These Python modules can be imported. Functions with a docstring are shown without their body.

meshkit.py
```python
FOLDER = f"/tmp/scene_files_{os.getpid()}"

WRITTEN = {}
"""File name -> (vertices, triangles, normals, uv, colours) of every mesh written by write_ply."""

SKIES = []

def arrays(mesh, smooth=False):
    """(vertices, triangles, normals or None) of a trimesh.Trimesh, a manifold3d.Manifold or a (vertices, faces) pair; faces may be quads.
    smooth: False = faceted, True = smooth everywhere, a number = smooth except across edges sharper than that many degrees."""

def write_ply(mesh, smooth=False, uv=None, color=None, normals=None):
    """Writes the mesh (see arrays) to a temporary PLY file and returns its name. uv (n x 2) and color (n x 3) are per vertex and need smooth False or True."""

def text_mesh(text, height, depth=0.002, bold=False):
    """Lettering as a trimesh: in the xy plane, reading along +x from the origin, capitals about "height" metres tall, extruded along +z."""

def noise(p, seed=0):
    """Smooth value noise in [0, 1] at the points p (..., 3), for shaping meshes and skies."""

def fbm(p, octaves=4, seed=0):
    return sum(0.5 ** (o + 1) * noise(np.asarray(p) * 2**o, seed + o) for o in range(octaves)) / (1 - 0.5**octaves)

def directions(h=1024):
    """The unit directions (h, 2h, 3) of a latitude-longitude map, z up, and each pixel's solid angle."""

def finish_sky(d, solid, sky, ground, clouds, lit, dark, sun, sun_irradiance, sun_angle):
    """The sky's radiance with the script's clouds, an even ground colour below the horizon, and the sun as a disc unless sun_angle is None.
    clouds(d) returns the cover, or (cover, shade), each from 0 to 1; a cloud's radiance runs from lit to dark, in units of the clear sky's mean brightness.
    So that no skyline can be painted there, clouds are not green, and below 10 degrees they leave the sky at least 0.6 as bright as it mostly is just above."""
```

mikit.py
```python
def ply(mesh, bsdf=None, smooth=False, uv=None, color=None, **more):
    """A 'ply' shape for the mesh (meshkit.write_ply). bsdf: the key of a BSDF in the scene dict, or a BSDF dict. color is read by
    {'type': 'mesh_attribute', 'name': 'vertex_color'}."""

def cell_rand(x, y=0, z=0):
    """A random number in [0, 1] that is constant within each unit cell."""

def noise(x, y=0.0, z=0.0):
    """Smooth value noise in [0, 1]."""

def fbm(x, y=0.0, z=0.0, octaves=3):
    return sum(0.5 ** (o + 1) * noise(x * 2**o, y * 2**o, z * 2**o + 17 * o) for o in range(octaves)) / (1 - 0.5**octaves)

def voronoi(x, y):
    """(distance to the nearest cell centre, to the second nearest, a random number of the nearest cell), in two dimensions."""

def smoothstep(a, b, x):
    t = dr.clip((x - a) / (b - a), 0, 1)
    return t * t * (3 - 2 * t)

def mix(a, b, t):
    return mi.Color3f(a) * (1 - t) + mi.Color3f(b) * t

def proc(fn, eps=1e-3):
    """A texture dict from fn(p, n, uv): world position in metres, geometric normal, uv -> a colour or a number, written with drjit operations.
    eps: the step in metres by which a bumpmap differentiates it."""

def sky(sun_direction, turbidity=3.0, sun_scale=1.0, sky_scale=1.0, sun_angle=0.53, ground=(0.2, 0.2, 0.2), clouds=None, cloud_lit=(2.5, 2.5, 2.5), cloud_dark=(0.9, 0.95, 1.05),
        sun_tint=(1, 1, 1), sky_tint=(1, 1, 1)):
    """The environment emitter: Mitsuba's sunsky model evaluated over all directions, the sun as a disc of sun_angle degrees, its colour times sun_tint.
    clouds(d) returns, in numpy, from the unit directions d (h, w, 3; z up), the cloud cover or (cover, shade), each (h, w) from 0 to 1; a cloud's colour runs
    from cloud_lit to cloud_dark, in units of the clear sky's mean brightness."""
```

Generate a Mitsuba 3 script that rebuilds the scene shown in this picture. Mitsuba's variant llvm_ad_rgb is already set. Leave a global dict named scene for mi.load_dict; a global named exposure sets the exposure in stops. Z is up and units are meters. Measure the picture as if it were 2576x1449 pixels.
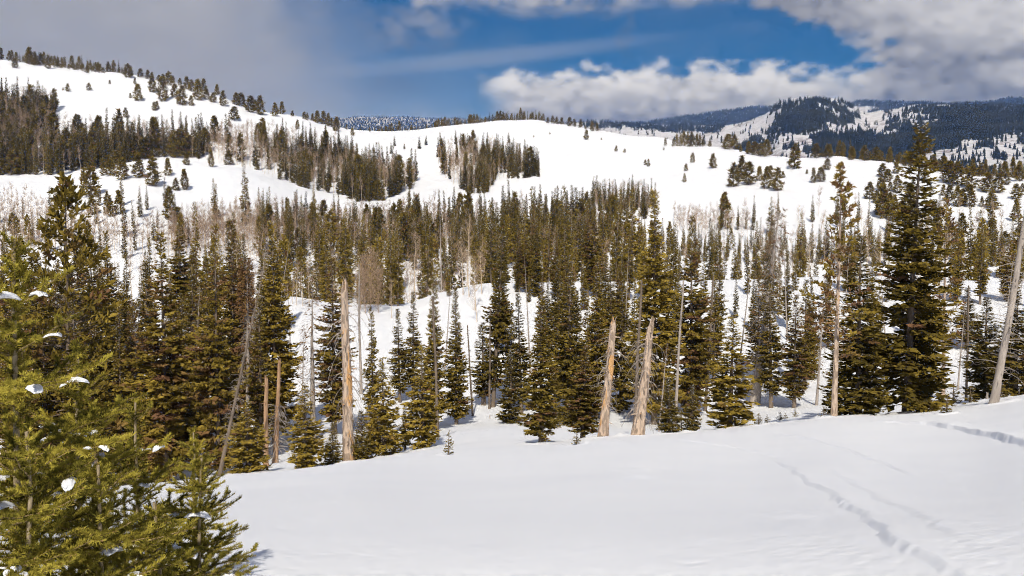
import math
import numpy as np
import drjit as dr
import mitsuba as mi
import mikit, meshkit
from scipy.interpolate import PchipInterpolator, Akima1DInterpolator
from scipy.ndimage import gaussian_filter1d

T = mi.ScalarTransform4f
scene, labels = {}, {}
RNG = np.random.default_rng(7)

# ------------------------------------------------------------------ camera, sky, exposure
FOV, PITCH, SHIFT = 62.0, 3.0, 0.1
scene['camera'] = {'type': 'perspective', 'fov': FOV, 'fov_axis': 'x', 'principal_point_offset_y': SHIFT, 'near_clip': 0.1, 'far_clip': 40000.0,
                   'to_world': T().look_at(origin=[0, 0, 0], target=[0, math.cos(math.radians(PITCH)), -math.sin(math.radians(PITCH))], up=[0, 0, 1])}
exposure = 1.76
SUN_EL = 46.0
SUN = (-0.06, -1.0, math.tan(math.radians(SUN_EL)))


def blob(az, el, a, e, ra, re, soft=0.5):
    """A soft ellipse of sky round azimuth a and elevation e (degrees)."""
    q = np.sqrt(((az - a) / ra) ** 2 + ((el - e) / re) ** 2)
    return np.clip((1 - q) / soft + 0.5, 0, 1)


def clouds(d):
    az = np.degrees(np.arctan2(d[..., 0], d[..., 1]))
    el = np.degrees(np.arcsin(np.clip(d[..., 2], -1, 1)))
    big = meshkit.fbm(d * 2.2 + 5.0, 4, 77)
    cover, shade = 0.85 * np.clip((big - 0.48) / 0.14, 0, 1), np.clip(0.30 + 2.5 * (0.6 - big), 0, 1)
    m = (np.abs(az) < 60) & (el < 42)
    cover[m], shade[m] = front_clouds(d[m], az[m], el[m], big[m])
    return cover, shade


def front_clouds(d, az, el, big):
    wp = np.stack([az * 0.35, el * 0.55, az * 0], -1)
    w1 = meshkit.fbm(wp, 5, 3) - 0.5
    w2 = meshkit.fbm(wp + 31.7, 5, 9) - 0.5
    a, e = az + 3.2 * w1, el + 1.9 * w2
    puff = meshkit.fbm(np.stack([az * 0.8, el * 1.5, az * 0 + 4.2], -1), 6, 21)
    soft = meshkit.fbm(np.stack([az * 0.16, el * 0.4, az * 0 + 1.5], -1), 4, 40)
    fine = meshkit.fbm(np.stack([az * 1.6, el * 2.6, az * 0 + 8.2], -1), 5, 61)

    def soft_step(lo, hi, x):
        t = np.clip((x - lo) / (hi - lo), 0, 1)
        return t * t * (3 - 2 * t)

    cover, shade = np.zeros_like(az), np.zeros_like(az)

    def lay(c, s):
        nonlocal cover, shade
        total = cover + (1 - cover) * c
        shade = np.where(total > 1e-6, (shade * cover * (1 - c) + s * c) / np.maximum(total, 1e-6), shade)
        cover = total

    # thin high veil over all, then the grey sheet that fills the left of the sky
    lay(0.07 * soft_step(0.42, 0.8, soft) * soft_step(40, 8, el), 0.35 + 0 * az)
    edge = -13.5 - 0.25 * (e - 5.0) + 6.0 * w1
    lay(0.97 * soft_step(7.5, -6.0, az - edge) * soft_step(42, 22, el) * soft_step(-58, -44, az), np.clip(0.66 + 0.5 * (puff - 0.5) * 0.3 + 0.03 * (7 - el), 0, 1))
    lay(0.38 * soft_step(6, -14, az + 6 * w2) * soft_step(11.5, 5.5, el), 0.52 + 0 * az)
    # low haze bank along the horizon
    lay(0.55 * soft_step(5.4, 3.2, e + 0.8 * (puff - .5)) * soft_step(-30, -8, az), 0.45 + 0 * az)
    # the cumulus bank right of the middle: bright tops, grey bases
    top = 7.5 + 1.3 * (puff - 0.5) * 2 - 0.004 * (az - 9.0) ** 2
    bank = soft_step(-0.55, 0.55, top - el + 1.3 * (fine - 0.5)) * soft_step(-1.8, 0.4, az + 2.0 * w1 + 0.4) * soft_step(24, 19, az)
    depth = np.clip((top - el) / 4.2, 0, 1)
    lay(bank, np.clip(0.08 + 0.95 * depth ** 1.1 + 1.7 * (0.5 - puff) * (1 - depth) + 0.8 * (0.5 - fine), 0, 1))
    # the big grey bank on the right
    edge = 20.5 - 0.9 * (e - 8.5) + 2.2 * np.sin(e * 0.9)
    right = soft_step(-1.3, 1.0, az - edge + 5.0 * (puff - 0.5) + 3 * (fine - .5)) * soft_step(58, 44, az) * soft_step(40, 24, el)
    bright = blob(a, e, 29.5, 9.6, 5.0, 1.5, 1.2) + 0.9 * blob(a, e, 20.5, 7.2, 2.6, 1.5, 1.0) + 0.6 * blob(a, e, 30.5, 6.4, 1.6, 0.7, 0.8) + 0.5 * blob(a, e, 24, 11.5, 4, 1.2, 1)
    lay(right * 0.98, np.clip(0.76 - 0.56 * np.clip(bright, 0, 1) + 0.5 * (0.5 - puff) + 0.5 * (0.5 - fine), 0, 1))
    # ragged clouds at the top edge and the small wisps
    ragged = blob(a, e, 3.0, 13.2, 9.0, 1.7, 0.7) + blob(a, e, 14.5, 13.0, 6.0, 1.25, 0.6) + 0.55 * blob(a, e, -6.4, 10.3, 3.0, 1.2, 1.0) + 0.6 * blob(a, e, -5.2, 12.0, 1.2, 1.0, .8) \
        + 0.35 * blob(a, e, 8.0, 10.0, 0.6, 1.2, 1.0) + 0.3 * blob(a, e, -8.5, 6.8, 2.5, 1.0, 1.0)
    lay(np.clip(ragged, 0, 1) * soft_step(0.22, 0.62, fine * 0.5 + puff * 0.5) * 0.92, np.clip(0.62 - 0.10 * (el - 11) + 0.6 * (0.5 - puff), 0, 1))
    lay(0.22 * blob(az, el - 0.10 * (az - 2), -1.0, 8.8, 9.0, 0.5, 1.0), 0.3 + 0 * az)
    # broken cloud over the rest of the sky
    rest = np.clip(soft_step(38, 58, np.abs(az)) + soft_step(18, 38, el), 0, 1)
    cover, shade = cover * (1 - rest) + rest * 0.85 * np.clip((big - 0.48) / 0.14, 0, 1), shade * (1 - rest) + rest * np.clip(0.30 + 2.5 * (0.6 - big), 0, 1)
    return cover, shade


scene['sky'] = mikit.sky(SUN, turbidity=2.5, sun_scale=1.0, sky_scale=1.0, ground=(0.6, 0.62, 0.66), clouds=clouds, cloud_lit=(9.2, 9.1, 9.4), cloud_dark=(1.02, 1.18, 1.74),
                         sky_tint=(0.015, 0.165, 0.30), sun_tint=(0.79, 0.91, 1.11))

# ------------------------------------------------------------------ picture point <-> place
FPX = 1288.0 / math.tan(math.radians(FOV / 2))     # sightings of the photograph are noted in a frame 2576 wide
CP, SP = math.cos(math.radians(PITCH)), math.sin(math.radians(PITCH))


def sight(u, v):
    """(azimuth, slope) of the line of sight through a sighting (u, v)."""
    u, v = np.asarray(u, float), np.asarray(v, float)
    xc, yc = (u - 1288.0) / FPX, -(v - 724.5) / FPX - SHIFT * 1449.0 / FPX
    x, y, z = xc, CP + yc * SP, -SP + yc * CP
    return np.arctan2(x, y), z / np.hypot(x, y)


# ------------------------------------------------------------------ terrain: profiles by azimuth, each a row of (u, v, distance)
def row(text):
    return np.array([[float(q) for q in t.split(',')] for t in text.split()])


ROWS = [
    row("-100,1449,6.5 600,1449,6.4 1288,1449,6.4 1900,1449,5.9 2576,1449,5.2 2680,1449,5.1"),
    row("-100,1290,17 300,1245,18 540,1215,20 720,1192,22 900,1169,24 1100,1150,27 1280,1138,28 1440,1122,29 1560,1106,31 1700,1096,33 1900,1076,36 2100,1054,38 2300,1044,40 2450,1026,41 2576,1004,42 2680,995,42"),
    row("-100,1255,34 300,1225,34 540,1200,35 720,1176,37 900,1150,40 1100,1110,43 1280,1085,45 1440,1097,44 1560,1093,44 1700,1090,46 1900,1065,48 2100,1049,50 2300,1040,52 2450,1012,54 2576,992,56 2680,985,56"),
    row("-100,1150,75 300,1110,75 540,1080,75 720,1040,75 900,1005,78 1200,1000,78 1440,1000,75 1700,1000,75 1900,985,78 2100,965,80 2300,955,80 2450,940,82 2576,925,82 2680,920,82"),
    row("-100,850,125 300,800,125 480,766,125 600,760,122 720,752,118 860,768,118 1000,772,122 1120,738,125 1250,716,125 1500,713,125 1900,708,128 2200,698,130 2400,706,130 2680,712,130"),
    row("-100,880,170 480,840,170 900,820,172 1250,800,175 1900,790,175 2200,780,175 2680,780,175"),
    row("-100,660,225 160,640,220 300,630,220 480,640,228 700,650,235 900,660,240 1250,665,240 1500,660,240 1700,650,235 1900,630,225 2100,630,220 2400,640,215 2680,640,210"),
    row("-100,480,320 80,470,320 160,455,322 250,430,325 320,412,328 390,398,332 500,402,332 570,414,330 640,434,328 740,474,325 870,508,325 960,512,330 1050,508,332 1250,495,340 1400,480,340 1500,470,338 1700,500,300 1900,510,290 2100,505,285 2400,545,270 2680,575,262"),
    row("-100,452,385 160,436,390 390,418,395 500,416,395 640,432,395 740,448,395 870,462,398 1000,452,405 1250,425,420 1400,400,420 1500,395,415 1700,430,365 1900,440,345 2100,440,335 2400,485,310 2680,515,300"),
    row("-100,140,660 0,148,655 150,166,645 310,185,630 380,197,620 440,208,605 550,240,575 644,276,550 700,284,545 759,293,545 809,310,550 854,321,555 904,330,560 954,333,570 1024,333,585 1094,325,595 1194,313,605 1288,305,605 1338,305,602 1378,311,595 1453,321,575 1518,332,550 1598,343,525 1668,349,505 1713,364,490 1813,372,465 1932,391,430 2032,396,415 2102,392,405 2172,404,395 2232,408,388 2332,428,375 2457,441,360 2576,452,345 2680,458,340"),
    row("-100,250,860 400,300,830 644,350,780 900,380,800 1288,370,820 1598,410,740 1932,450,620 2332,490,540 2680,500,500"),
    row("-100,440,1500 900,430,1500 1500,440,1400 1900,450,1150 2300,470,1050 2680,470,1000"),
    row("-100,334,2600 600,334,2600 1000,334,2600 1300,324,2600 1470,308,2550 1560,313,2500 1640,317,2450 1720,322,2400 1800,326,2300 1850,322,2250 1900,306,2200 1932,291,2180 1965,265,2170 2010,255,2160 2050,252,2160 2100,258,2170 2150,282,2200 2190,293,2250 2230,287,2250 2300,274,2200 2400,269,2150 2480,267,2150 2576,272,2150 2680,266,2150"),
    row("-100,360,3600 1000,345,3600 1500,340,3500 1900,320,3400 2200,310,3400 2680,310,3400"),
    row("-100,311,5600 700,315,5600 855,310,5600 920,307,5600 1000,307,5600 1080,310,5600 1300,315,5600 1500,323,5400 1600,323,5300 1700,311,5200 1800,297,5100 1880,288,5000 1960,281,5000 2120,278,5000 2180,271,5000 2250,273,5000 2350,277,5000 2500,273,5000 2540,263,5000 2680,257,5000"),
    row("-100,420,9000 1300,420,9000 2680,420,9000"),
    row("-100,460,26000 1300,460,26000 2680,460,26000"),
]
STEPS = [50, 330, 70, 60, 60, 26, 30, 48, 34, 90, 26, 16, 60, 20, 40, 12]     # mesh rows before each profile

U = np.linspace(-100, 2680, 760)
AZ, _ = sight(U, 470)
D, Z = [np.full(len(U), 0.4)], [np.full(len(U), -1.70)]
for r in ROWS:
    v, dist = PchipInterpolator(r[:, 0], r[:, 1])(U), PchipInterpolator(r[:, 0], r[:, 2])(U)
    a, s = sight(U, v)
    D.append(gaussian_filter1d(np.interp(AZ, a, dist), 2.0))
    Z.append(gaussian_filter1d(np.interp(AZ, a, s * dist), 1.2))
D, Z = np.array(D), np.array(Z)
t = np.concatenate([[0]] + [np.arange(1, n + 1) / n + k for k, n in enumerate(STEPS)])
# out to the sides and behind: the hillside goes on, rising gently behind the camera
back = np.radians(np.concatenate([np.linspace(np.degrees(AZ[-1]) + 1.5, 180, 50)]))
ends = []
for side, col in ((1, -1), (-1, 0)):
    az = side * back if side > 0 else -back
    w = np.clip((back - abs(AZ[col])) / 1.2, 0, 1)[None]
    w = w * w * (3 - 2 * w)
    d0, z0 = D[:, col][:, None], Z[:, col][:, None]
    zb = -1.7 + 0.16 * np.minimum(d0, 260) * np.clip(1 - d0 / 4000, 0, 1)
    zb[0] = -1.7
    ends.append((az, np.repeat(d0, len(az), 1), z0 * (1 - w) + zb * w))
AZ = np.concatenate([ends[1][0][::-1], AZ, ends[0][0]])
D = np.hstack([ends[1][1][:, ::-1], D, ends[0][1]])
Z = np.hstack([ends[1][2][:, ::-1], Z, ends[0][2]])
knots = np.arange(len(D))
GD, GZ = np.exp(PchipInterpolator(knots, np.log(D))(t)), PchipInterpolator(knots, Z)(t)
GX, GY = GD * np.sin(AZ), GD * np.cos(AZ)


def ground_noise(x, y, d):
    p = np.stack([x, y, 0 * x], -1)
    big = meshkit.fbm(p / 90.0, 4, 5) - 0.5
    mid = meshkit.fbm(p / 14.0 + 3.3, 4, 15) - 0.5
    small = meshkit.fbm(p / 2.2 + 9.1, 3, 25) - 0.5
    far = np.clip((d - 90) / 300, 0, 1)
    huge = 1 - 2 * np.abs(meshkit.fbm(p / 520.0 + 1.7, 5, 35) - 0.5)
    return 4.5 * far * big * np.clip(d / 400, 0.4, 2) + (0.32 + 0.75 * np.clip((d - 35) / 120, 0, 1)) * mid * np.clip(d / 8, 0, 1) + 0.03 * small * np.clip(d / 6, 0, 1) * np.clip(2 - d / 60, 0.3, 1) \
        + np.clip((d - 900) / 900, 0, 1) * (huge - 0.84) * np.clip(d / 2500, 0, 1.6) * 55


GZ = GZ + ground_noise(GX, GY, GD)


def on_track(points, s_range=1.0):
    """For every ground point: (signed distance to the line, right of its way positive; metres along it; inside)."""
    P = np.array(points)
    seg, ln = np.diff(P, axis=0), np.linalg.norm(np.diff(P, axis=0), axis=1)
    run = np.concatenate([[0], np.cumsum(ln)])
    best, sd, al = np.full(GX.shape, 1e9), np.zeros(GX.shape), np.zeros(GX.shape)
    for k in range(len(seg)):
        rx, ry = GX - P[k, 0], GY - P[k, 1]
        tt = np.clip((rx * seg[k, 0] + ry * seg[k, 1]) / ln[k] ** 2, 0, 1)
        dx, dy = rx - tt * seg[k, 0], ry - tt * seg[k, 1]
        dist = np.hypot(dx, dy)
        new = dist < best
        sign = np.sign(seg[k, 1] * rx - seg[k, 0] * ry)
        best, sd, al = np.where(new, dist, best), np.where(new, sign * dist, sd), np.where(new, run[k] + tt * ln[k], al)
    return sd, al, run[-1]


COLS = len(AZ)


def column(az):
    return np.interp(az, AZ, np.arange(COLS))


def height(x, y):
    """Ground height at places x, y (arrays)."""
    x, y = np.atleast_1d(np.asarray(x, float)), np.atleast_1d(np.asarray(y, float))
    c, d = column(np.arctan2(x, y)), np.hypot(x, y)
    i = np.clip(np.floor(c).astype(int), 0, COLS - 2)
    w = c - i
    out = np.empty(len(x))
    for k in range(len(x)):
        z0, z1 = np.interp(d[k], GD[:, i[k]], GZ[:, i[k]]), np.interp(d[k], GD[:, i[k] + 1], GZ[:, i[k] + 1])
        out[k] = z0 * (1 - w[k]) + z1 * w[k]
    return out


def place(u, v, dmin=0.0, dmax=1e9):
    """The ground point that a sighting (u, v) meets first beyond dmin, or None."""
    a, s = sight(u, v)
    c = int(round(float(column(a))))
    d, z = GD[:, c], GZ[:, c]
    ok = np.nonzero((d > dmin) & (d < dmax) & (z >= s * d))[0]
    if not len(ok):
        return None
    k = ok[0]
    if k == 0:
        return None
    f0, f1 = z[k - 1] - s * d[k - 1], z[k] - s * d[k]
    w = 0.5 if f1 == f0 or f0 > 0 else -f0 / (f1 - f0)
    dd = d[k - 1] + (d[k] - d[k - 1]) * w
    return float(dd * math.sin(a)), float(dd * math.cos(a)), float(z[k - 1] + (z[k] - z[k - 1]) * w)


def place_many(u, v, dmin, dmax):
    """place() for arrays of sightings: (found, places)."""
    az, s = sight(u, v)
    c = np.rint(column(az)).astype(int)
    keep = np.nonzero((GD.max(1) > dmin) & (GD.min(1) < dmax))[0]
    r0 = max(keep[0] - 1, 0)
    d, z = GD[r0:keep[-1] + 1][:, c], GZ[r0:keep[-1] + 1][:, c]
    hit = (d > dmin) & (d < dmax) & (z >= s * d)
    k = np.maximum(hit.argmax(0), 1)
    j = np.arange(len(c))
    f0, f1 = z[k - 1, j] - s * d[k - 1, j], z[k, j] - s * d[k, j]
    w = np.where((f0 < 0) & (f1 > f0), -f0 / np.where(f1 == f0, 1, f1 - f0), 0.5)
    dd, zz = d[k - 1, j] + (d[k, j] - d[k - 1, j]) * w, z[k - 1, j] + (z[k, j] - z[k - 1, j]) * w
    return hit.any(0), np.column_stack([dd * np.sin(az), dd * np.cos(az), zz])


def at(u, d):
    """The ground point at distance d in the direction of the sighting u."""
    a, _ = sight(u, 600)
    x, y = d * math.sin(a), d * math.cos(a)
    return x, y, float(height(x, y)[0])


def near_place(u, v):
    x, y, z = place(u, v)
    return x, y


# tracks in the near snow: a ledge where the snow has slumped, rough along its rim
def rough(al, k, seed, n=3):
    return meshkit.fbm(np.stack([al * k, 0 * al, 0 * al], -1), n, seed)


near = GD < 46
dz = np.zeros_like(GZ)
for points, h, w in (
    ([(1940, 1156), (1990, 1190), (2060, 1236), (2130, 1291), (2200, 1352), (2262, 1408), (2340, 1460), (2430, 1520), (2540, 1600)], 0.075, 0.22),
    ([(2170, 1061), (2250, 1063), (2330, 1070), (2420, 1085), (2500, 1106), (2576, 1127), (2640, 1145), (2720, 1170)], 0.21, 0.30),
    ([(1900, 1086), (1960, 1094), (2030, 1105), (2120, 1132), (2210, 1166), (2300, 1200)], 0.05, 0.30),
    ([(1620, 1102), (1720, 1110), (1850, 1128), (1960, 1155)], 0.05, 0.3),
    ([(2070, 1175), (2180, 1245), (2290, 1310), (2390, 1390), (2440, 1440)], 0.028, 0.25),
):
    sd, al, ln = on_track([near_place(*q) for q in points])
    sd = -sd
    fade = np.clip(al / 5, 0, 1) * np.clip((ln - al) / 2.0, 0, 1) * near
    s = sd + 0.10 * (rough(al, 0.8, 50) - 0.5) * 2 - 0.11 * np.abs(meshkit.fbm(np.stack([al * 2.3, sd * 1.5, 0 * al], -1), 3, 51) - 0.5) * 2
    hh = h * (0.55 + 0.9 * np.clip(rough(al, 0.35, 52) * 1.6 - 0.3, 0, 1))
    rim = np.clip(s / (0.06 + 0.10 * rough(al, 0.5, 54)), 0, 1)
    rim = rim * rim * (3 - 2 * rim)
    lumps = 0.75 + 0.5 * meshkit.fbm(np.stack([al * 2.2, sd * 2.2, 0 * al], -1), 3, 53)
    dz += fade * hh * (rim * np.exp(-np.maximum(s, 0) / (w * 2.2)) * lumps)
lum = meshkit.fbm(np.stack([GX * 0.9, GY * 0.9, 0 * GX], -1), 3, 71)
for u, v, h, rr in ((1600, 1182, 0.06, 0.5), (1612, 1200, 0.09, 0.3), (1985, 1292, 0.05, 0.35), (2000, 1300, .05, .2), (2440, 1190, 0.03, 0.4), (1870, 1160, 0.04, 0.3), (1500, 1115, .08, .9), (1760, 1300, .03, .5)):
    x, y = near_place(u, v)
    dz += h * np.exp(-((GX - x) ** 2 + (GY - y) ** 2 * 0.6) / rr ** 2) * (0.4 + 1.6 * (lum - 0.3)) * near
GZ = GZ + dz

# the snow tells near from far only by grain; shrub and rock colour on the far slopes also dims them for cloud shade
SNOW = (0.86, 0.865, 0.885)


def snow_tone(p, n, uv):
    g = mikit.fbm(p.x * 0.35, p.y * 0.35, 0.0, 3)
    return mikit.mix((0.83, 0.835, 0.86), (0.89, 0.89, 0.90), g)


def snow_grain(p, n, uv):
    return 0.013 * mikit.fbm(p.x * 12, p.y * 12, 0.0, 3) + 0.011 * mikit.fbm(p.x * 1.3, p.y * 2.0, 4.0, 2)


scene['snow_bsdf'] = {'type': 'twosided', 'bsdf': {'type': 'bumpmap', 'arbitrary': mikit.proc(snow_grain, 0.02), 'scale': 1.0,
                                                   'bsdf': {'type': 'diffuse', 'reflectance': mikit.proc(snow_tone)}}}


def shrub_and_shade_tone(p, n, uv):
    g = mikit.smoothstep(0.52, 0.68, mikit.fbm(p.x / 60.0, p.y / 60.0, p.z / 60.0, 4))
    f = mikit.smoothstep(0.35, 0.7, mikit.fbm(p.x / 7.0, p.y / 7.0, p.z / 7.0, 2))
    return mikit.mix((0.84, 0.845, 0.87), (0.30, 0.26, 0.255), dr.clip(0.38 + 0.45 * g * f + 0.25 * f * f, 0, 1))  # even grey-brown base: brush, plus cloud shade put into the colour


scene['mountain_bsdf'] = {'type': 'twosided', 'bsdf': {'type': 'diffuse', 'reflectance': mikit.proc(shrub_and_shade_tone)}}


def sheet(r0, r1):
    n = r1 - r0 + 1
    v = np.stack([GX[r0:r1 + 1], GY[r0:r1 + 1], GZ[r0:r1 + 1]], -1)
    v = np.concatenate([v, v[:, :1]], 1)                    # closes the ring behind the camera
    c = COLS + 1
    i, j = np.meshgrid(np.arange(n - 1), np.arange(c - 1), indexing='ij')
    q = np.stack([i * c + j, i * c + j + 1, (i + 1) * c + j + 1, (i + 1) * c + j], -1).reshape(-1, 4)
    return v.reshape(-1, 3), q[:, ::-1]



# ------------------------------------------------------------------ plant materials. uv of a leaf: u = tone of its tuft, v = how dry and brown it is
def needle_tone(p, n, uv):
    stand = mikit.noise(p.x / 7.0, p.y / 7.0, 3.0)
    g = mikit.mix((0.033, 0.0300, 0.0100), (0.395, 0.275, 0.046), dr.clip(uv.x * 0.72 + 0.30 * stand - 0.02, 0, 1))
    return mikit.mix(g, (0.185, 0.098, 0.050), dr.clip(uv.y, 0, 1))


def young_tone(p, n, uv):
    g = mikit.mix((0.060, 0.057, 0.010), (0.50, 0.415, 0.068), dr.clip(uv.x, 0, 1))
    return mikit.mix(g, (0.36, 0.22, 0.10), dr.clip(uv.y, 0, 1))


def bark_tone(p, n, uv):
    g = mikit.fbm(p.x * 6, p.y * 6, p.z * 1.6, 3)
    return mikit.mix((0.10, 0.075, 0.055), (0.30, 0.235, 0.18), g)


def bare_bark(p, n, uv):
    streak = mikit.fbm(p.x * 22, p.y * 22, p.z * 1.3, 3)
    patch = mikit.smoothstep(0.60, 0.68, mikit.fbm(p.x * 3.6 + 4.0, p.y * 3.6, p.z * 0.8, 3))
    fissure = mikit.smoothstep(0.52, 0.62, mikit.noise(p.x * 16, p.y * 16, p.z * 3.0))
    c = mikit.mix((0.42, 0.32, 0.24), (0.72, 0.55, 0.42), streak)
    c = mikit.mix(c, (0.14, 0.10, 0.075), 0.55 * fissure * (1 - patch))
    return mikit.mix(c, (0.66, 0.36, 0.13), 0.8 * patch)


def grey_wood(p, n, uv):
    g = mikit.fbm(p.x * 9, p.y * 9, p.z * 1.5, 3)
    return mikit.mix((0.26, 0.215, 0.18), (0.54, 0.47, 0.41), g)


def orange_wood(p, n, uv):
    g = mikit.fbm(p.x * 14, p.y * 14, p.z * 1.2, 3)
    return mikit.mix((0.28, 0.155, 0.085), (0.56, 0.37, 0.225), g)


def aspen_tone(p, n, uv):
    g = mikit.noise(p.x * 5, p.y * 5, p.z * 2)
    return mikit.mix((0.52, 0.41, 0.29), (0.76, 0.62, 0.46), g)


def twig_tone(p, n, uv):
    g = mikit.noise(p.x / 9, p.y / 9, 1.0)
    return mikit.mix((0.33, 0.225, 0.16), (0.48, 0.345, 0.23), g)


def far_tone(p, n, uv):
    g = mikit.noise(p.x / 40, p.y / 40, 1.0)
    return mikit.mix((0.012, 0.016, 0.012), (0.040, 0.042, 0.028), g)


def diffuse(fn):
    return {'type': 'twosided', 'bsdf': {'type': 'diffuse', 'reflectance': mikit.proc(fn)}}


def bark_relief(p, n, uv):
    return 0.05 * mikit.noise(p.x * 16, p.y * 16, p.z * 3.0) + 0.02 * mikit.fbm(p.x * 40, p.y * 40, p.z * 6, 2)


for key, fn in (('needle_bsdf', needle_tone), ('young_bsdf', young_tone), ('bark_bsdf', bark_tone), ('grey_wood_bsdf', grey_wood), ('orange_wood_bsdf', orange_wood),
                ('aspen_bsdf', aspen_tone), ('twig_bsdf', twig_tone), ('far_bsdf', far_tone)):
    scene[key] = diffuse(fn)
scene['snag_bsdf'] = {'type': 'twosided', 'bsdf': {'type': 'bumpmap', 'arbitrary': mikit.proc(bark_relief, 0.01), 'scale': 1.0, 'bsdf': {'type': 'diffuse', 'reflectance': mikit.proc(bare_bark)}}}
scene['snow_lump_bsdf'] = {'type': 'twosided', 'bsdf': {'type': 'diffuse', 'reflectance': {'type': 'rgb', 'value': [0.86, 0.87, 0.90]}}}
scene['brown_wood_bsdf'] = {'type': 'twosided', 'bsdf': {'type': 'diffuse', 'reflectance': {'type': 'rgb', 'value': [0.30, 0.24, 0.19]}}}  # plain wood in one even brown


# ------------------------------------------------------------------ mesh builders
class Soup:
    """Triangles with per-vertex uv, gathered in arrays."""

    def __init__(self):
        self.v, self.f, self.t, self.n = [], [], [], 0

    def add(self, v, f, uv=None):
        v = np.asarray(v, float).reshape(-1, 3)
        self.v.append(v)
        self.f.append(np.asarray(f, int).reshape(-1, 3) + self.n)
        self.t.append(np.zeros((len(v), 2)) if uv is None else np.broadcast_to(uv, (len(v), 2)))
        self.n += len(v)

    def shape(self, bsdf, smooth=False):
        return mikit.ply((np.vstack(self.v), np.vstack(self.f)), bsdf, smooth=smooth, uv=np.vstack(self.t))

    def triangles(self):
        return sum(len(f) for f in self.f)


def unit(a):
    return a / np.maximum(np.linalg.norm(a, axis=-1, keepdims=True), 1e-9)


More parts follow.
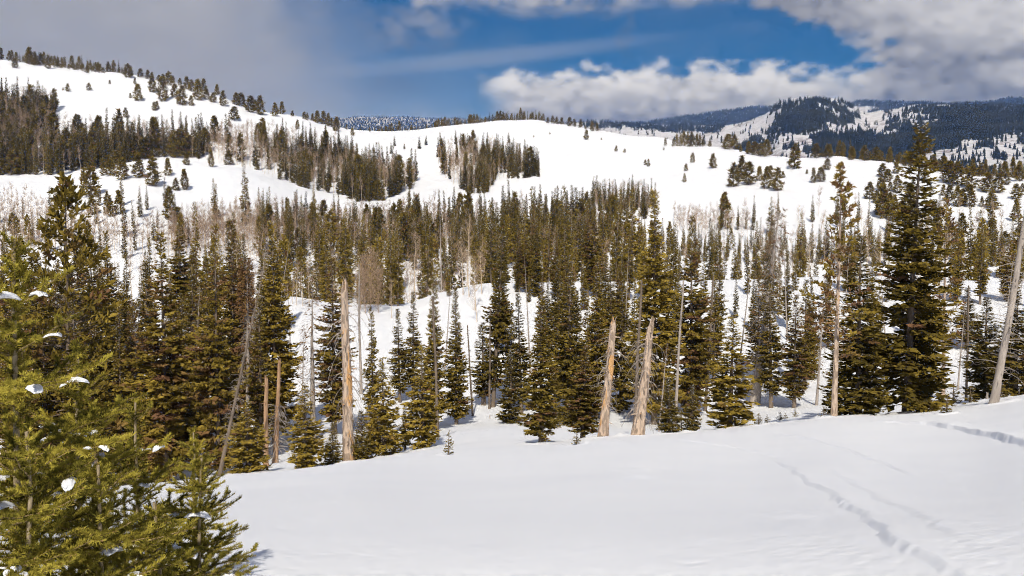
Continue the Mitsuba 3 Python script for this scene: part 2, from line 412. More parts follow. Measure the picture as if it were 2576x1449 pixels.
def tubes(soup, P, Rd, sides=3, uv=(0.5, 0.0)):
    """Many tubes at once: P (n, k, 3) centre lines, Rd (n, k) radii."""
    P, Rd = np.asarray(P, float), np.asarray(Rd, float)
    n, k, _ = P.shape
    tan = unit(np.gradient(P, axis=1))
    ref = np.where(np.abs(tan[..., 2:]) > 0.8, [1.0, 0, 0], [0, 0, 1.0])
    a = unit(np.cross(tan, ref))
    b = np.cross(tan, a)
    ang = np.arange(sides) * 2 * np.pi / sides
    v = P[:, :, None] + Rd[:, :, None, None] * (np.cos(ang)[:, None] * a[:, :, None] + np.sin(ang)[:, None] * b[:, :, None])
    base = (np.arange(n) * k * sides)[:, None, None] + (np.arange(k - 1) * sides)[None, :, None]
    j, j1 = np.arange(sides)[None, None], ((np.arange(sides) + 1) % sides)[None, None]
    q = np.stack([base + j, base + j1, base + sides + j1, base + sides + j], -1).reshape(-1, 4)
    soup.add(v, np.vstack([q[:, [0, 1, 2]], q[:, [0, 2, 3]]]), uv)


def diamonds(soup, base, direction, length, width, normal, uv, tip=0.6):
    """Needle sprays: thin four-cornered leaves from base along direction."""
    side = unit(np.cross(direction, normal))
    m = base + direction * (length * (1 - tip))[:, None]
    e = base + direction * length[:, None]
    w = (width * 0.5)[:, None]
    v = np.stack([base, m + side * w, e, m - side * w], 1)
    i = np.arange(len(base))[:, None] * 4
    f = np.concatenate([i + [0, 1, 2], i + [0, 2, 3]], 1).reshape(-1, 3)
    soup.add(v.reshape(-1, 3), f, np.repeat(uv, 4, 0))


def spikes(soup, base, direction, length, width, normal, uv):
    """Sprays of one triangle."""
    side = unit(np.cross(direction, normal)) * (width * 0.5)[:, None]
    v = np.stack([base - side, base + side, base + direction * length[:, None]], 1)
    soup.add(v.reshape(-1, 3), np.arange(len(base) * 3).reshape(-1, 3), np.repeat(uv, 3, 0))


OCT_F = np.array([[0, 2, 4], [2, 1, 4], [1, 3, 4], [3, 0, 4], [2, 0, 5], [1, 2, 5], [3, 1, 5], [0, 3, 5]])
OCT_V = np.array([[1, 0, 0], [-1, 0, 0], [0, 1, 0], [0, -1, 0], [0, 0, 1], [0, 0, -0.4]], float)


def lumps(soup, P, S, rng):
    """Small dabs of snow at P of half-size S."""
    n = len(P)
    v = OCT_V[None] * (1 + 0.35 * rng.standard_normal((n, 6, 1))) * np.stack([S, S * 0.8, S * 0.5], -1)[:, None]
    ang = rng.uniform(0, 6.28, n)
    c, s = np.cos(ang)[:, None], np.sin(ang)[:, None]
    v = np.stack([v[..., 0] * c - v[..., 1] * s, v[..., 0] * s + v[..., 1] * c, v[..., 2]], -1) + P[:, None]
    soup.add(v.reshape(-1, 3), (OCT_F[None] + (np.arange(n) * 6)[:, None, None]).reshape(-1, 3))


def trunk_mesh(soup, H, r0, rng, sides=7, lean=0.012, top=0.98, wob=0.0):
    k = 7
    z = np.linspace(-0.04 * H, top * H, k)
    off = np.cumsum(rng.normal(0, lean * H / k, (k, 2)), 0) * np.linspace(0, 1, k)[:, None]
    P = np.column_stack([off - off[1] * (z[:, None] < 0), z])
    R = r0 * (np.clip(1 - np.clip(z, 0, None) / H, 0.02, 1) ** 0.85)
    R[0] *= 1.25
    tubes(soup, P[None], R[None], sides)
    return lambda zz: np.column_stack([np.interp(zz, z, P[:, 0]), np.interp(zz, z, P[:, 1])])


def conifer(seed, H=15.0, R=1.6, bare=0.08, kind='fir', q=0.22, per_m=13.0, snow=1.0, tone=(0.25, 0.9), dry=0.05, dry_top=0.0, thin=1.0, two=True, gap=0.0, taper=0.85):
    """{part: Soup} of one conifer, foot at the origin. q: size of a needle spray in metres (coarser for trees seen from afar)."""
    rng = np.random.default_rng(seed)
    out = {'trunk': Soup(), 'crown': Soup(), 'snow': Soup()}
    axis = trunk_mesh(out['trunk'], H, 0.009 * H + 0.04, rng, 7 if q < 0.4 else 5)
    crown = H * (1 - bare)
    nb = max(14, int(crown * per_m))
    tt = (np.arange(nb) + rng.uniform(0, 1, nb)) / nb
    tt = tt ** (1.0 if kind != 'pine' else 0.9)
    whorl = np.round(tt * crown / 0.42) * 0.42 / crown
    tt = np.clip(np.where(rng.random(nb) < 0.3, whorl + rng.normal(0, 0.05, nb) / crown, tt), 0, 0.995)
    z = bare * H + tt * crown
    az = rng.uniform(0, 2 * np.pi, nb)
    ragged = 0.75 + 0.45 * meshkit.noise(np.stack([tt * 9, 0 * tt, 0 * tt], -1), seed)     # the outline's own bulges
    side = 0.8 + 0.4 * meshkit.noise(np.stack([np.cos(az) * 1.2, np.sin(az) * 1.2, tt * 7], -1), seed + 3)
    if kind != 'pine':
        prof = np.minimum(1.0, 1.75 * (1 - tt) ** 0.95) * (0.72 + 0.28 * np.clip((0.9 - tt) / 0.9, 0, 1)) * np.clip(0.55 + tt * 5, 0, 1) + 0.02
        rise, curl = np.radians(np.interp(tt, [0, 0.35, 0.8, 1], [-24, -18, 4, 45])), 0.28
    if kind == 'cone':
        prof = 0.98 * (1 - tt) ** taper * np.clip(0.7 + tt * 3, 0, 1) + 0.02
    if kind == 'pine':
        prof = (np.clip(1 - tt, 0, 1) ** 0.62) * np.clip(0.5 + tt * 3.2, 0, 1) + 0.03
        rise, curl = np.radians(np.interp(tt, [0, 0.3, 0.8, 1], [-14, 2, 24, 60])), 0.25
    L = np.maximum(R * prof * ragged * side * rng.uniform(0.72, 1.12, nb), 0.10 + 0.012 * H)
    if gap:
        keep = meshkit.noise(np.stack([np.cos(az) * 1.3 + 9, np.sin(az) * 1.3, tt * H / 1.6], -1), seed + 8) > gap
        tt, z, az, L, rise = (x[keep] for x in (tt, z, az, L, rise))
        nb = len(z)
    rise = rise + rng.normal(0, 0.10, nb)
    tone_b = np.clip(rng.uniform(*tone, nb) + 0.15 * (meshkit.noise(np.stack([tt * 6, az, 0 * az], -1), seed + 5) - 0.5), 0, 1)
    dry_b = np.clip((rng.random(nb) < dry) * rng.uniform(0.4, 1, nb) + dry_top * np.clip((tt - 0.45) * 4, 0, 1) * rng.uniform(0.3, 1, nb) + 0.12 * rng.random(nb) ** 3, 0, 1)
    h = np.stack([np.cos(az), np.sin(az), 0 * az], -1)
    root = np.column_stack([axis(z), z])

    def along(i, s):
        """Points on branch i at fraction s of its length, and its direction there."""
        rise_i, L_i = rise[i], L[i]
        p = root[i] + h[i] * (L_i * s * np.cos(rise_i))[:, None]
        p[:, 2] += L_i * (np.sin(rise_i) * s + curl * s * s * np.where(rise_i < 0, 1, 0.5))
        dvec = h[i] * np.cos(rise_i)[:, None]
        dvec[:, 2] += np.sin(rise_i) + 2 * curl * s * np.where(rise_i < 0, 1, 0.5)
        return p, unit(dvec)

    if q < 0.4:                                              # the boughs themselves, thin tubes
        s4 = np.linspace(0, 0.92, 4)
        P = np.stack([along(np.arange(nb), np.full(nb, s))[0] for s in s4], 1)
        tubes(out['trunk'], P, (0.010 + 0.010 * L)[:, None] * np.array([1, 0.75, 0.5, 0.25]), 3)
    inner = 0.12 if kind != 'pine' else 0.30
    step = q * 0.42 / thin
    size = np.clip(1.40 - tt, 0.5, 1)
    cnt = np.maximum(6 if q < 0.4 else 3, (L * (1 - inner) / step / size).astype(int) * (2 if two else 1))
    i = np.repeat(np.arange(nb), cnt)
    n = len(i)
    s = inner + (1 - inner) * rng.random(n) ** (0.85 if kind != 'pine' else 0.6)
    p, d = along(i, s)
    lat = unit(np.cross(d, [0, 0, 1.0]))
    sgn = np.where(rng.random(n) < 0.5, -1.0, 1.0)
    fan = np.radians(rng.uniform(12, 72, n))
    if kind != 'pine':
        dirs = d * np.cos(fan)[:, None] + lat * (np.sin(fan) * sgn)[:, None]
        dirs[:, 2] += rng.normal(-0.10, 0.22, n)
        ln = (q * rng.uniform(0.8, 1.5, n) + 0.30 * L[i] * (1 - s) * np.sin(fan)) * size[i]
    else:
        dirs = d + 0.85 * rng.standard_normal((n, 3))
        dirs[:, 2] += 0.35
        ln = q * rng.uniform(0.7, 1.45, n)
    dirs = unit(dirs)
    nor = unit(np.stack([rng.normal(0, 1.0, n), rng.normal(0, 1.0, n), 0.65 * np.ones(n)], -1))
    wd = ln * rng.uniform(0.34, 0.56, n)
    p = p + rng.normal(0, 0.12 * q, (n, 3))
    tone_e = np.clip(tone_b[i] + rng.normal(0, 0.10, n) + 0.18 * (s - 0.6), 0, 1)
    uv = np.stack([tone_e, dry_b[i]], -1)
    (diamonds if two else spikes)(out['crown'], p, dirs, ln, wd, nor, uv)
    # the leader
    m = 6
    dz_ = np.linspace(0.93, 1.0, m) * H
    dl = unit(np.column_stack([rng.normal(0, 0.25, m), rng.normal(0, 0.25, m), np.ones(m)]))
    (diamonds if two else spikes)(out['crown'], np.column_stack([axis(np.minimum(dz_, 0.98 * H)), dz_ - 0.03 * H]), dl, np.full(m, 0.03 * H), np.full(m, 0.10 + 0.003 * H),
                                  np.column_stack([rng.standard_normal((m, 2)), np.zeros(m)]) + 1e-3, np.tile([tone[1], dry_top], (m, 1)))
    if snow > 0:
        k = rng.random(nb) < 0.55 * snow
        j = np.repeat(np.nonzero(k)[0], 2 if q < 0.4 else 1)
        if len(j):
            p, _ = along(j, rng.uniform(0.35, 0.98, len(j)))
            p[:, 2] += 0.05 * q + 0.03
            lumps(out['snow'], p + rng.normal(0, 0.10 * q, p.shape), q * rng.uniform(0.12, 0.34, len(j)) * rng.uniform(0.4, 1, len(j)), rng)
    if not out['snow'].n:
        del out['snow']
    return out


def dead_twigs(soup, rng, H, n, lo, hi, L, axis, radius, droop=0.5, kink=0.10, forks=2, uv=(0.5, 0)):
    """Bare crooked boughs hanging from a trunk, with forks."""
    k = 6
    z = rng.uniform(lo, hi, n) * H
    az = rng.uniform(0, 2 * np.pi, n)
    ln = L * rng.uniform(0.35, 1.1, n)
    s = np.linspace(0, 1, k)
    h = np.stack([np.cos(az), np.sin(az), 0 * az], -1)
    P = np.column_stack([axis(z), z])[:, None] + h[:, None] * (ln[:, None] * (s - 0.25 * s * s))[..., None]
    P[:, :, 2] += ln[:, None] * (0.18 * s - droop * rng.uniform(0.4, 1.3, (n, 1)) * s * s)
    P[:, 1:] += np.cumsum(rng.normal(0, kink / k, (n, k - 1, 3)), 1) * ln[:, None, None]
    R = radius * rng.uniform(0.6, 1.2, (n, 1)) * (1 - 0.8 * s)
    tubes(soup, P, R, 4, uv)
    for _ in range(forks):
        i, c = np.arange(n), rng.integers(1, k - 1, n)
        b = P[i, c]
        dd = unit(P[i, c + 1] - b + 0.7 * np.linalg.norm(P[i, c + 1] - b, axis=1, keepdims=True) * rng.standard_normal((n, 3)))
        fl = ln * rng.uniform(0.2, 0.5, n)
        s3 = np.linspace(0, 1, 4)
        Q = b[:, None] + dd[:, None] * (fl[:, None] * s3)[..., None]
        Q[:, :, 2] -= droop * 0.5 * fl[:, None] * s3 ** 2
        Q[:, 1:] += rng.normal(0, 0.05, (n, 3, 3)) * fl[:, None, None]
        tubes(soup, Q, R[:, 2:3] * 0.55 * (1 - 0.7 * s3), 3, uv)


def snag(seed, H, r0, top_ratio=0.62, boughs=30, bough_len=1.6, lo=0.25, hi=0.97, droop=0.8, broken=True, sides=18, fine=True):
    """A dead standing trunk with its bark, a splintered top and bare boughs."""
    rng = np.random.default_rng(seed)
    out = {'trunk': Soup(), 'dead_boughs': Soup()}
    k = int(max(10, H / 0.14)) if fine else 10
    z = np.linspace(-0.06 * H, H, k)
    t_ = np.clip(z / H, 0, 1)
    wob = np.stack([(meshkit.fbm(np.stack([t_ * 2.2, t_ * 0, t_ * 0 + o], -1), 2, seed) - 0.5) * 0.05 * H * t_ for o in (0.3, 7.7)], -1) * 0.6
    rad = r0 * (1 - (1 - top_ratio) * t_) * (1 + 0.28 * np.exp(-np.clip(z, 0, None) / (2.0 * r0)))
    ang = np.arange(sides) * 2 * np.pi / sides
    A, ZZ = np.meshgrid(ang, z)
    bump = meshkit.fbm(np.stack([np.cos(A) * 3, np.sin(A) * 3, ZZ * 0.8], -1), 3, seed) - 0.5
    plate = np.abs(meshkit.noise(np.stack([np.cos(A) * 5, np.sin(A) * 5, ZZ * 2.4], -1), seed + 2) - 0.5)
    rr = rad[:, None] * (1 + (0.22 * bump - 0.16 * np.clip(0.12 - plate, 0, 1) * 6) * (1 if fine else 0.6))
    X, Y = wob[:, :1] + rr * np.cos(A), wob[:, 1:] + rr * np.sin(A)
    if broken:
        jag = rng.uniform(-0.5, 0.55, sides) * r0 * 2.2
        ZZ = ZZ.copy()
        ZZ[-1] += jag
        ZZ[-2] += jag * 0.35
    v = np.stack([X, Y, ZZ], -1).reshape(-1, 3)
    i, j = np.meshgrid(np.arange(k - 1), np.arange(sides), indexing='ij')
    qd = np.stack([i * sides + j, i * sides + (j + 1) % sides, (i + 1) * sides + (j + 1) % sides, (i + 1) * sides + j], -1).reshape(-1, 4)
    out['trunk'].add(v, np.vstack([qd[:, [0, 1, 2]], qd[:, [0, 2, 3]]]))
    c = np.array([[wob[-1, 0], wob[-1, 1], H - 0.4 * r0]])
    ring = v[-sides:]
    out['trunk'].add(np.vstack([ring, c]), [[j, (j + 1) % sides, sides] for j in range(sides)])
    ax = lambda zz: np.column_stack([np.interp(zz, z, wob[:, 0]), np.interp(zz, z, wob[:, 1])])
    n = int(3 + 3.2 * H)                                     # stubs of broken boughs
    zs, az = rng.uniform(0.12, 0.97, n) * H, rng.uniform(0, 6.28, n)
    hs = np.stack([np.cos(az), np.sin(az), rng.uniform(-0.5, 0.3, n)], -1)
    r_at = np.interp(zs, z, rad)
    ls = r_at + rng.uniform(0.06, 0.32, n) * min(1.0, r0 / 0.2)
    Ps = np.column_stack([ax(zs), zs])[:, None] + hs[:, None] * (ls[:, None] * np.array([0.3, 0.7, 1.0]))[..., None]
    tubes(out['trunk'], Ps, (rng.uniform(0.08, 0.16, n) * r0)[:, None] * np.array([1.2, 0.9, 0.5]), 5)
    if broken:                                               # splinters left standing on the break
        n = 7
        az = rng.uniform(0, 6.28, n)
        b = np.column_stack([wob[-1, 0] + 0.6 * rad[-1] * np.cos(az), wob[-1, 1] + 0.6 * rad[-1] * np.sin(az), np.full(n, H - 0.5 * r0)])
        hh = r0 * rng.uniform(0.8, 2.6, n)
        Ps = b[:, None] + np.stack([np.zeros((n, 3)), np.column_stack([rng.normal(0, 0.05, (n, 2)), 0.6 * np.ones(n)]) * hh[:, None], np.column_stack([rng.normal(0, 0.12, (n, 2)), np.ones(n)]) * hh[:, None]], 1)
        tubes(out['trunk'], Ps, (rng.uniform(0.15, 0.30, n) * r0)[:, None] * np.array([1.0, 0.6, 0.08]), 5)
    if boughs:
        dead_twigs(out['dead_boughs'], rng, H, boughs, lo, hi, bough_len, ax, 0.05 * r0 + 0.014, droop)
    else:
        del out['dead_boughs']
    return out


def dead_conifer(seed, H=14.0, R=1.1, r0=0.2, n=150, lo=0.12, needles=0, droop=0.9):
    """A dead conifer, still with its drooping fine twigs."""
    rng = np.random.default_rng(seed)
    out = {'trunk': Soup(), 'dead_boughs': Soup()}
    ax = trunk_mesh(out['trunk'], H, r0, rng, 8, 0.01, 1.0)
    for a, b, f in ((lo, 0.5, 1.0), (0.5, 0.8, 0.75), (0.8, 0.98, 0.4)):
        dead_twigs(out['dead_boughs'], rng, H, int(n * (b - a)), a, b, R * f, ax, 0.013, droop, 0.16, 3)
    if needles:
        out['crown'] = Soup()
        m = needles
        tt = rng.random(m) ** 0.8
        z, az, rr = (lo + (1 - lo) * tt) * H, rng.uniform(0, 6.28, m), R * (1 - 0.75 * tt) * rng.random(m) ** 0.6
        clump = meshkit.noise(np.stack([np.cos(az) * 2, np.sin(az) * 2, z / 0.8], -1), seed) > 0.5
        p = np.column_stack([rr * np.cos(az), rr * np.sin(az), z - 0.35 * rr])[clump]
        m = len(p)
        dirs = unit(np.column_stack([np.cos(az[clump]), np.sin(az[clump]), -0.5 + 0 * p[:, 0]]) + 0.6 * rng.standard_normal((m, 3)))
        diamonds(out['crown'], p, dirs, rng.uniform(0.12, 0.3, m), rng.uniform(0.04, 0.10, m), unit(rng.standard_normal((m, 3))), np.stack([rng.uniform(0.3, 0.8, m), rng.uniform(0.75, 1, m)], -1))
    return out


def aspen(seed, H=10.0, n=26, twigs=130, lo=0.3, spread=0.20, r0=0.09, crooked=0.02, fine=True):
    """A leafless aspen: pale stem, rising boughs and a haze of fine twigs."""
    rng = np.random.default_rng(seed)
    out = {'trunk': Soup(), 'twigs': Soup()}
    ax = trunk_mesh(out['trunk'], H, r0, rng, 6 if fine else 4, crooked * 3, 1.0)
    k = 5
    s = np.linspace(0, 1, k)
    z = rng.uniform(lo, 0.96, n) * H
    az = rng.uniform(0, 6.28, n)
    ln = spread * H * rng.uniform(0.5, 1.15, n) * np.clip(1.25 - z / H, 0.3, 1)
    h = np.stack([np.cos(az), np.sin(az), 0 * az], -1)
    P = np.column_stack([ax(z), z])[:, None] + h[:, None] * (ln[:, None] * (s - 0.25 * s * s))[..., None]
    P[:, :, 2] += ln[:, None] * (0.55 * s + 0.35 * s * s)
    P[:, 1:] += np.cumsum(rng.normal(0, 0.035, (n, k - 1, 3)), 1) * ln[:, None, None]
    tubes(out['trunk'] if fine else out['twigs'], P, (0.28 * r0 * (1 - 0.8 * s))[None] * np.ones((n, 1)), 4 if fine else 3)
    i, c = rng.integers(0, n, twigs), rng.integers(1, k, twigs)
    b = P[i, c] + (P[i, c - 1] - P[i, c]) * rng.random((twigs, 1))
    d = unit(unit(P[i, c] - P[i, c - 1]) + 0.65 * rng.standard_normal((twigs, 3)) + [0, 0, 0.35])
    fl = 0.085 * H * rng.uniform(0.5, 1.3, twigs)
    Q = np.stack([b, b + d * (0.5 * fl)[:, None] + rng.normal(0, 0.03, (twigs, 3)) * fl[:, None], b + d * fl[:, None]], 1)
    tubes(out['twigs'], Q, (0.011 if fine else 0.026) * np.array([1, 0.8, 0.4])[None] * np.ones((twigs, 1)), 3)
    return out


BSDF = {'fir': dict(trunk='bark_bsdf', crown='needle_bsdf', snow='snow_lump_bsdf'), 'snag': dict(trunk='snag_bsdf', dead_boughs='grey_wood_bsdf'),
        'dead': dict(trunk='grey_wood_bsdf', dead_boughs='grey_wood_bsdf', crown='needle_bsdf'), 'aspen': dict(trunk='aspen_bsdf', twigs='twig_bsdf'),
        'orange': dict(trunk='orange_wood_bsdf', dead_boughs='grey_wood_bsdf')}
GROUPS = {}


def breed(name, parts, kind, **own):
    """A shape group of one tree's parts, to be set out in copies; returns its name."""
    bs = {**BSDF[kind], **own}
    scene[name] = {'type': 'shapegroup', **{k: s.shape(bs[k], k != 'crown') for k, s in parts.items() if s.n}}
    allv = np.vstack([np.vstack(s.v) for k, s in parts.items()])
    GROUPS[name] = (np.vstack(parts['crown' if 'crown' in parts else 'trunk'].v)[:, 2].max(), sum(s.triangles() for s in parts.values()), np.percentile(np.hypot(allv[:, 0], allv[:, 1]), 93))
    return name


COUNT = {}


def key_for(name):
    COUNT[name] = COUNT.get(name, -1) + 1
    return name if COUNT[name] == 0 else f"{name}_{COUNT[name]:03d}"


def pose(p, H, breed_name, rot, wide=1.0, lean=0.0, lean_az=0.0):
    s = H / GROUPS[breed_name][0]
    t_ = T().translate([float(c) for c in p])
    if lean:
        t_ = t_ @ T().rotate([math.cos(lean_az), math.sin(lean_az), 0], lean)
    return t_ @ T().rotate([0, 0, 1], rot) @ T().scale([s * wide, s * wide, s])


def plant(name, breed_name, p, H, label, category, group=None, wide=1.0, rot=None, lean=0.0, lean_az=0.0, key=None):
    if not lean:
        lean, lean_az = RNG.normal(0, 1.2), RNG.uniform(0, 3.14)
    key = key or key_for(name)
    scene[key] = {'type': 'instance', 'to_world': pose(p, H, breed_name, RNG.uniform(0, 360) if rot is None else rot, wide, lean, lean_az), 'group': {'type': 'ref', 'id': breed_name}}
    if 'snow' in scene[breed_name] and label:
        labels[key + '__snow'] = {'kind': 'stuff'}
    if label:
        labels[key] = {'label': label, 'category': category}
        if group:
            labels[key]['group'] = group
    return key

# ------------------------------------------------------------------ the kinds of tree, finest first
FINE = {}
for i, (H, R, bare, per_m, q, tone, dry, snow, gap) in enumerate((
        (16, 2.3, 0.03, 26, 0.28, (0.0, 0.50), 0.05, 1.0, 0.20),     # 0 great dark fir with shelves of boughs
        (15, 1.7, 0.03, 26, 0.25, (0.02, 0.48), 0.04, 1.0, 0.14),  # 1 dark fir
        (15, 1.35, 0.06, 28, 0.23, (0.22, 0.75), 0.08, 0.9, 0.12),  # 2 narrow olive fir
        (14, 1.25, 0.10, 28, 0.22, (0.15, 0.60), 0.30, 0.6, 0.12),  # 3 narrow brownish fir
        (15, 1.7, 0.06, 28, 0.25, (0.35, 0.95), 0.06, 0.5, 0.10),  # 4 dense golden olive fir
        (13, 0.95, 0.12, 26, 0.21, (0.15, 0.60), 0.12, 1.0, 0.24),  # 5 thin sparse fir
        (8, 1.35, 0.02, 28, 0.22, (0.40, 0.95), 0.03, 1.0, 0.15),  # 6 young bright fir
        (8, 1.15, 0.02, 28, 0.20, (0.05, 0.46), 0.03, 1.6, 0.15),  # 7 young dark snowy fir
        (15, 1.9, 0.04, 25, 0.26, (0.20, 0.70), 0.35, 0.5, 0.16),  # 8 broad brown fir
        (14, 1.15, 0.12, 28, 0.21, (0.08, 0.55), 0.05, 1.2, 0.16))):  # 9 narrow dark snowy fir
    FINE[f'fir{i}'] = breed(f'fir_breed_{i}', conifer(100 + i, H, R, bare, 'cone' if i in (0, 6, 7) else 'fir', q, per_m, snow, tone, dry, 0.25 if i == 3 else 0.0, 1.0, True, gap, 0.62 if i == 0 else 0.85), 'fir')
for i, (H, R, bare, per_m, q, tone, dry, gap) in enumerate((
        (16, 3.4, 0.12, 15, 0.36, (0.15, 0.70), 0.12, 0.26),          # 0 broad irregular pine
        (17, 2.2, 0.24, 14.0, 0.27, (0.40, 0.9), 0.65, 0.34),          # 1 tall open pine with a bare trunk
        (12, 2.2, 0.08, 15, 0.34, (0.3, 0.8), 0.10, 0.22))):
    FINE[f'pine{i}'] = breed(f'pine_breed_{i}', conifer(140 + i, H, R, bare, 'pine', q, per_m, 0.5, tone, dry, 0.0, 1.0, True, gap), 'fir', **({'trunk': 'snag_bsdf'} if i == 1 else {}))
SAPLINGS = [breed(f'sapling_breed_{i}', conifer(160 + i, 1.6, 0.38, 0.05, 'fir', 0.11, 26, 0.6, (0.1, 0.6), 0.05, 0, 0.8, True, 0.3), 'fir') for i in range(3)]
SNAGS = {
    'great': breed('snag_breed_0', snag(200, 9.0, 0.30, 0.58, 54, 1.7, 0.12, 0.97, 0.95), 'snag'),
    'left': breed('snag_breed_1', snag(201, 6.0, 0.26, 0.66, 44, 1.25, 0.30, 0.97, 0.55), 'snag'),
    'right': breed('snag_breed_2', snag(202, 6.0, 0.33, 0.55, 64, 1.5, 0.10, 0.92, 0.9), 'snag'),
    'orange': breed('snag_breed_3', snag(203, 5.0, 0.15, 0.70, 0, sides=10), 'orange'),
    'orange_twiggy': breed('snag_breed_4', snag(204, 5.5, 0.16, 0.5, 90, 1.1, 0.05, 0.6, 0.55, sides=10), 'orange'),
    'grey': breed('snag_breed_5', snag(205, 11.0, 0.23, 0.55, 60, 2.4, 0.10, 0.95, 0.35), 'snag', trunk='grey_wood_bsdf'),
    'pole': breed('snag_breed_6', snag(206, 8.0, 0.10, 0.4, 14, 0.7, 0.3, 0.95, 0.4, sides=7), 'dead'),
    'stump': breed('snag_breed_7', snag(207, 1.2, 0.20, 0.92, 0, sides=12), 'snag', trunk='grey_wood_bsdf'),
    'log': breed('snag_breed_8', snag(208, 4.0, 0.09, 0.6, 8, 0.5, 0.2, 0.9, 0.2, sides=8), 'dead'),
    'dark': breed('snag_breed_9', snag(209, 10.0, 0.12, 0.55, 34, 0.5, 0.2, 0.98, 0.4, sides=8), 'dead', trunk='bark_bsdf'),
}
DEAD = {
    'weeping': breed('dead_breed_0', dead_conifer(300, 15, 1.15, 0.24, 420, 0.06, 1500, 1.3), 'dead'),
    'red': breed('dead_breed_1', dead_conifer(301, 13, 1.2, 0.16, 190, 0.15, 5200, 0.6), 'dead'),
    'twiggy': breed('dead_breed_2', dead_conifer(302, 13, 0.9, 0.14, 150, 0.2, 700, 0.5), 'dead'),
    'leaning': breed('dead_breed_3', dead_conifer(303, 14, 0.75, 0.125, 260, 0.15, 0, 0.5), 'dead', trunk='bark_bsdf'),
    'bare': breed('dead_breed_4', dead_conifer(304, 12, 0.55, 0.10, 70, 0.3, 0, 0.3), 'dead'),
}
ASPENS = [breed(f'aspen_breed_{i}', aspen(400 + i, 10, 30, 190, (0.28, 0.4, 0.2)[i], (0.2, 0.16, 0.24)[i]), 'aspen') for i in range(3)]
SHRUB = breed('shrub_breed', aspen(410, 6.0, 90, 700, 0.02, 0.42, 0.05, 0.05), 'aspen', trunk='twig_bsdf')

MID = [breed(f'mid_fir_breed_{i}', conifer(500 + i, 14, (1.05, 1.3, 0.95, 1.1, 1.4, 0.85)[i], 0.04, 'fir', 0.40, 14.0, 0.8, ((0.05, 0.45), (0.15, 0.6), (0.05, 0.4), (0.2, 0.75), (0.3, 0.9), (0.1, 0.6))[i], (0.03, 0.06, 0.03, 0.2, 0.05, 0.06)[i], 0, 1.0, True, 0.10), 'fir') for i in range(6)]
MIDPINE = [breed(f'mid_pine_breed_{i}', conifer(520 + i, 12, (2.3, 1.9)[i], 0.08, 'pine', 0.55, 13.0, 0.4, (0.35, 0.85), 0.12, 0, 1.0, True, 0.18), 'fir') for i in range(2)]
FAR = [breed(f'far_fir_breed_{i}', conifer(540 + i, 13, (1.15, 0.95, 1.35, 1.05)[i], 0.02, ('fir', 'cone', 'cone', 'fir')[i], 0.60, 13.0, 0.35, ((0.0, 0.30), (0.05, 0.35), (0.1, 0.45), (0.0, 0.3))[i], 0.03, 0, 2.2, False, 0.0), 'fir') for i in range(4)]
FARPINE = [breed(f'far_pine_breed_{i}', conifer(560 + i, 10, (2.4, 1.9, 2.1, 2.6)[i], 0.04, 'pine', 0.80, 13.0, 0.25, (0.1, 0.5), 0.1, 0, 2.4, False, 0.06), 'fir') for i in range(4)]
FARASPEN = [breed(f'far_aspen_breed_{i}', aspen(580 + i, 9, 20, 95, (0.3, 0.42)[i], (0.2, 0.15)[i], 0.085, 0.03, False), 'aspen') for i in range(2)]

# ------------------------------------------------------------------ trees that the photograph singles out, near to far:
# (kind, breed, u of the foot, v of the foot or distance in metres, v of the top, half-width in sightings, lean, label)
WELLS = []


def sighted(name, breed_name, u, foot, top, half, label, category, lean=0.0, group=None, rot=None, dmin=26.0):
    if foot < 200:
        p = at(u, foot)
    else:
        p = place(u, foot, dmin)
    d = math.hypot(p[0], p[1])
    if d < 62:
        WELLS.append((p[0], p[1], 0.20 if name == 'young_fir' else 0.42))
    _, s = sight(u, top)
    H = float(s) * d - p[2]
    wide = 1.0
    if half:
        wide = (1.0 * half / FPX * d) / (GROUPS[breed_name][2] * H / GROUPS[breed_name][0])
    return plant(name, breed_name, (p[0], p[1], p[2] - 0.03), H, label, category, group, wide, rot, lean, math.pi / 2 if lean else 0.0)


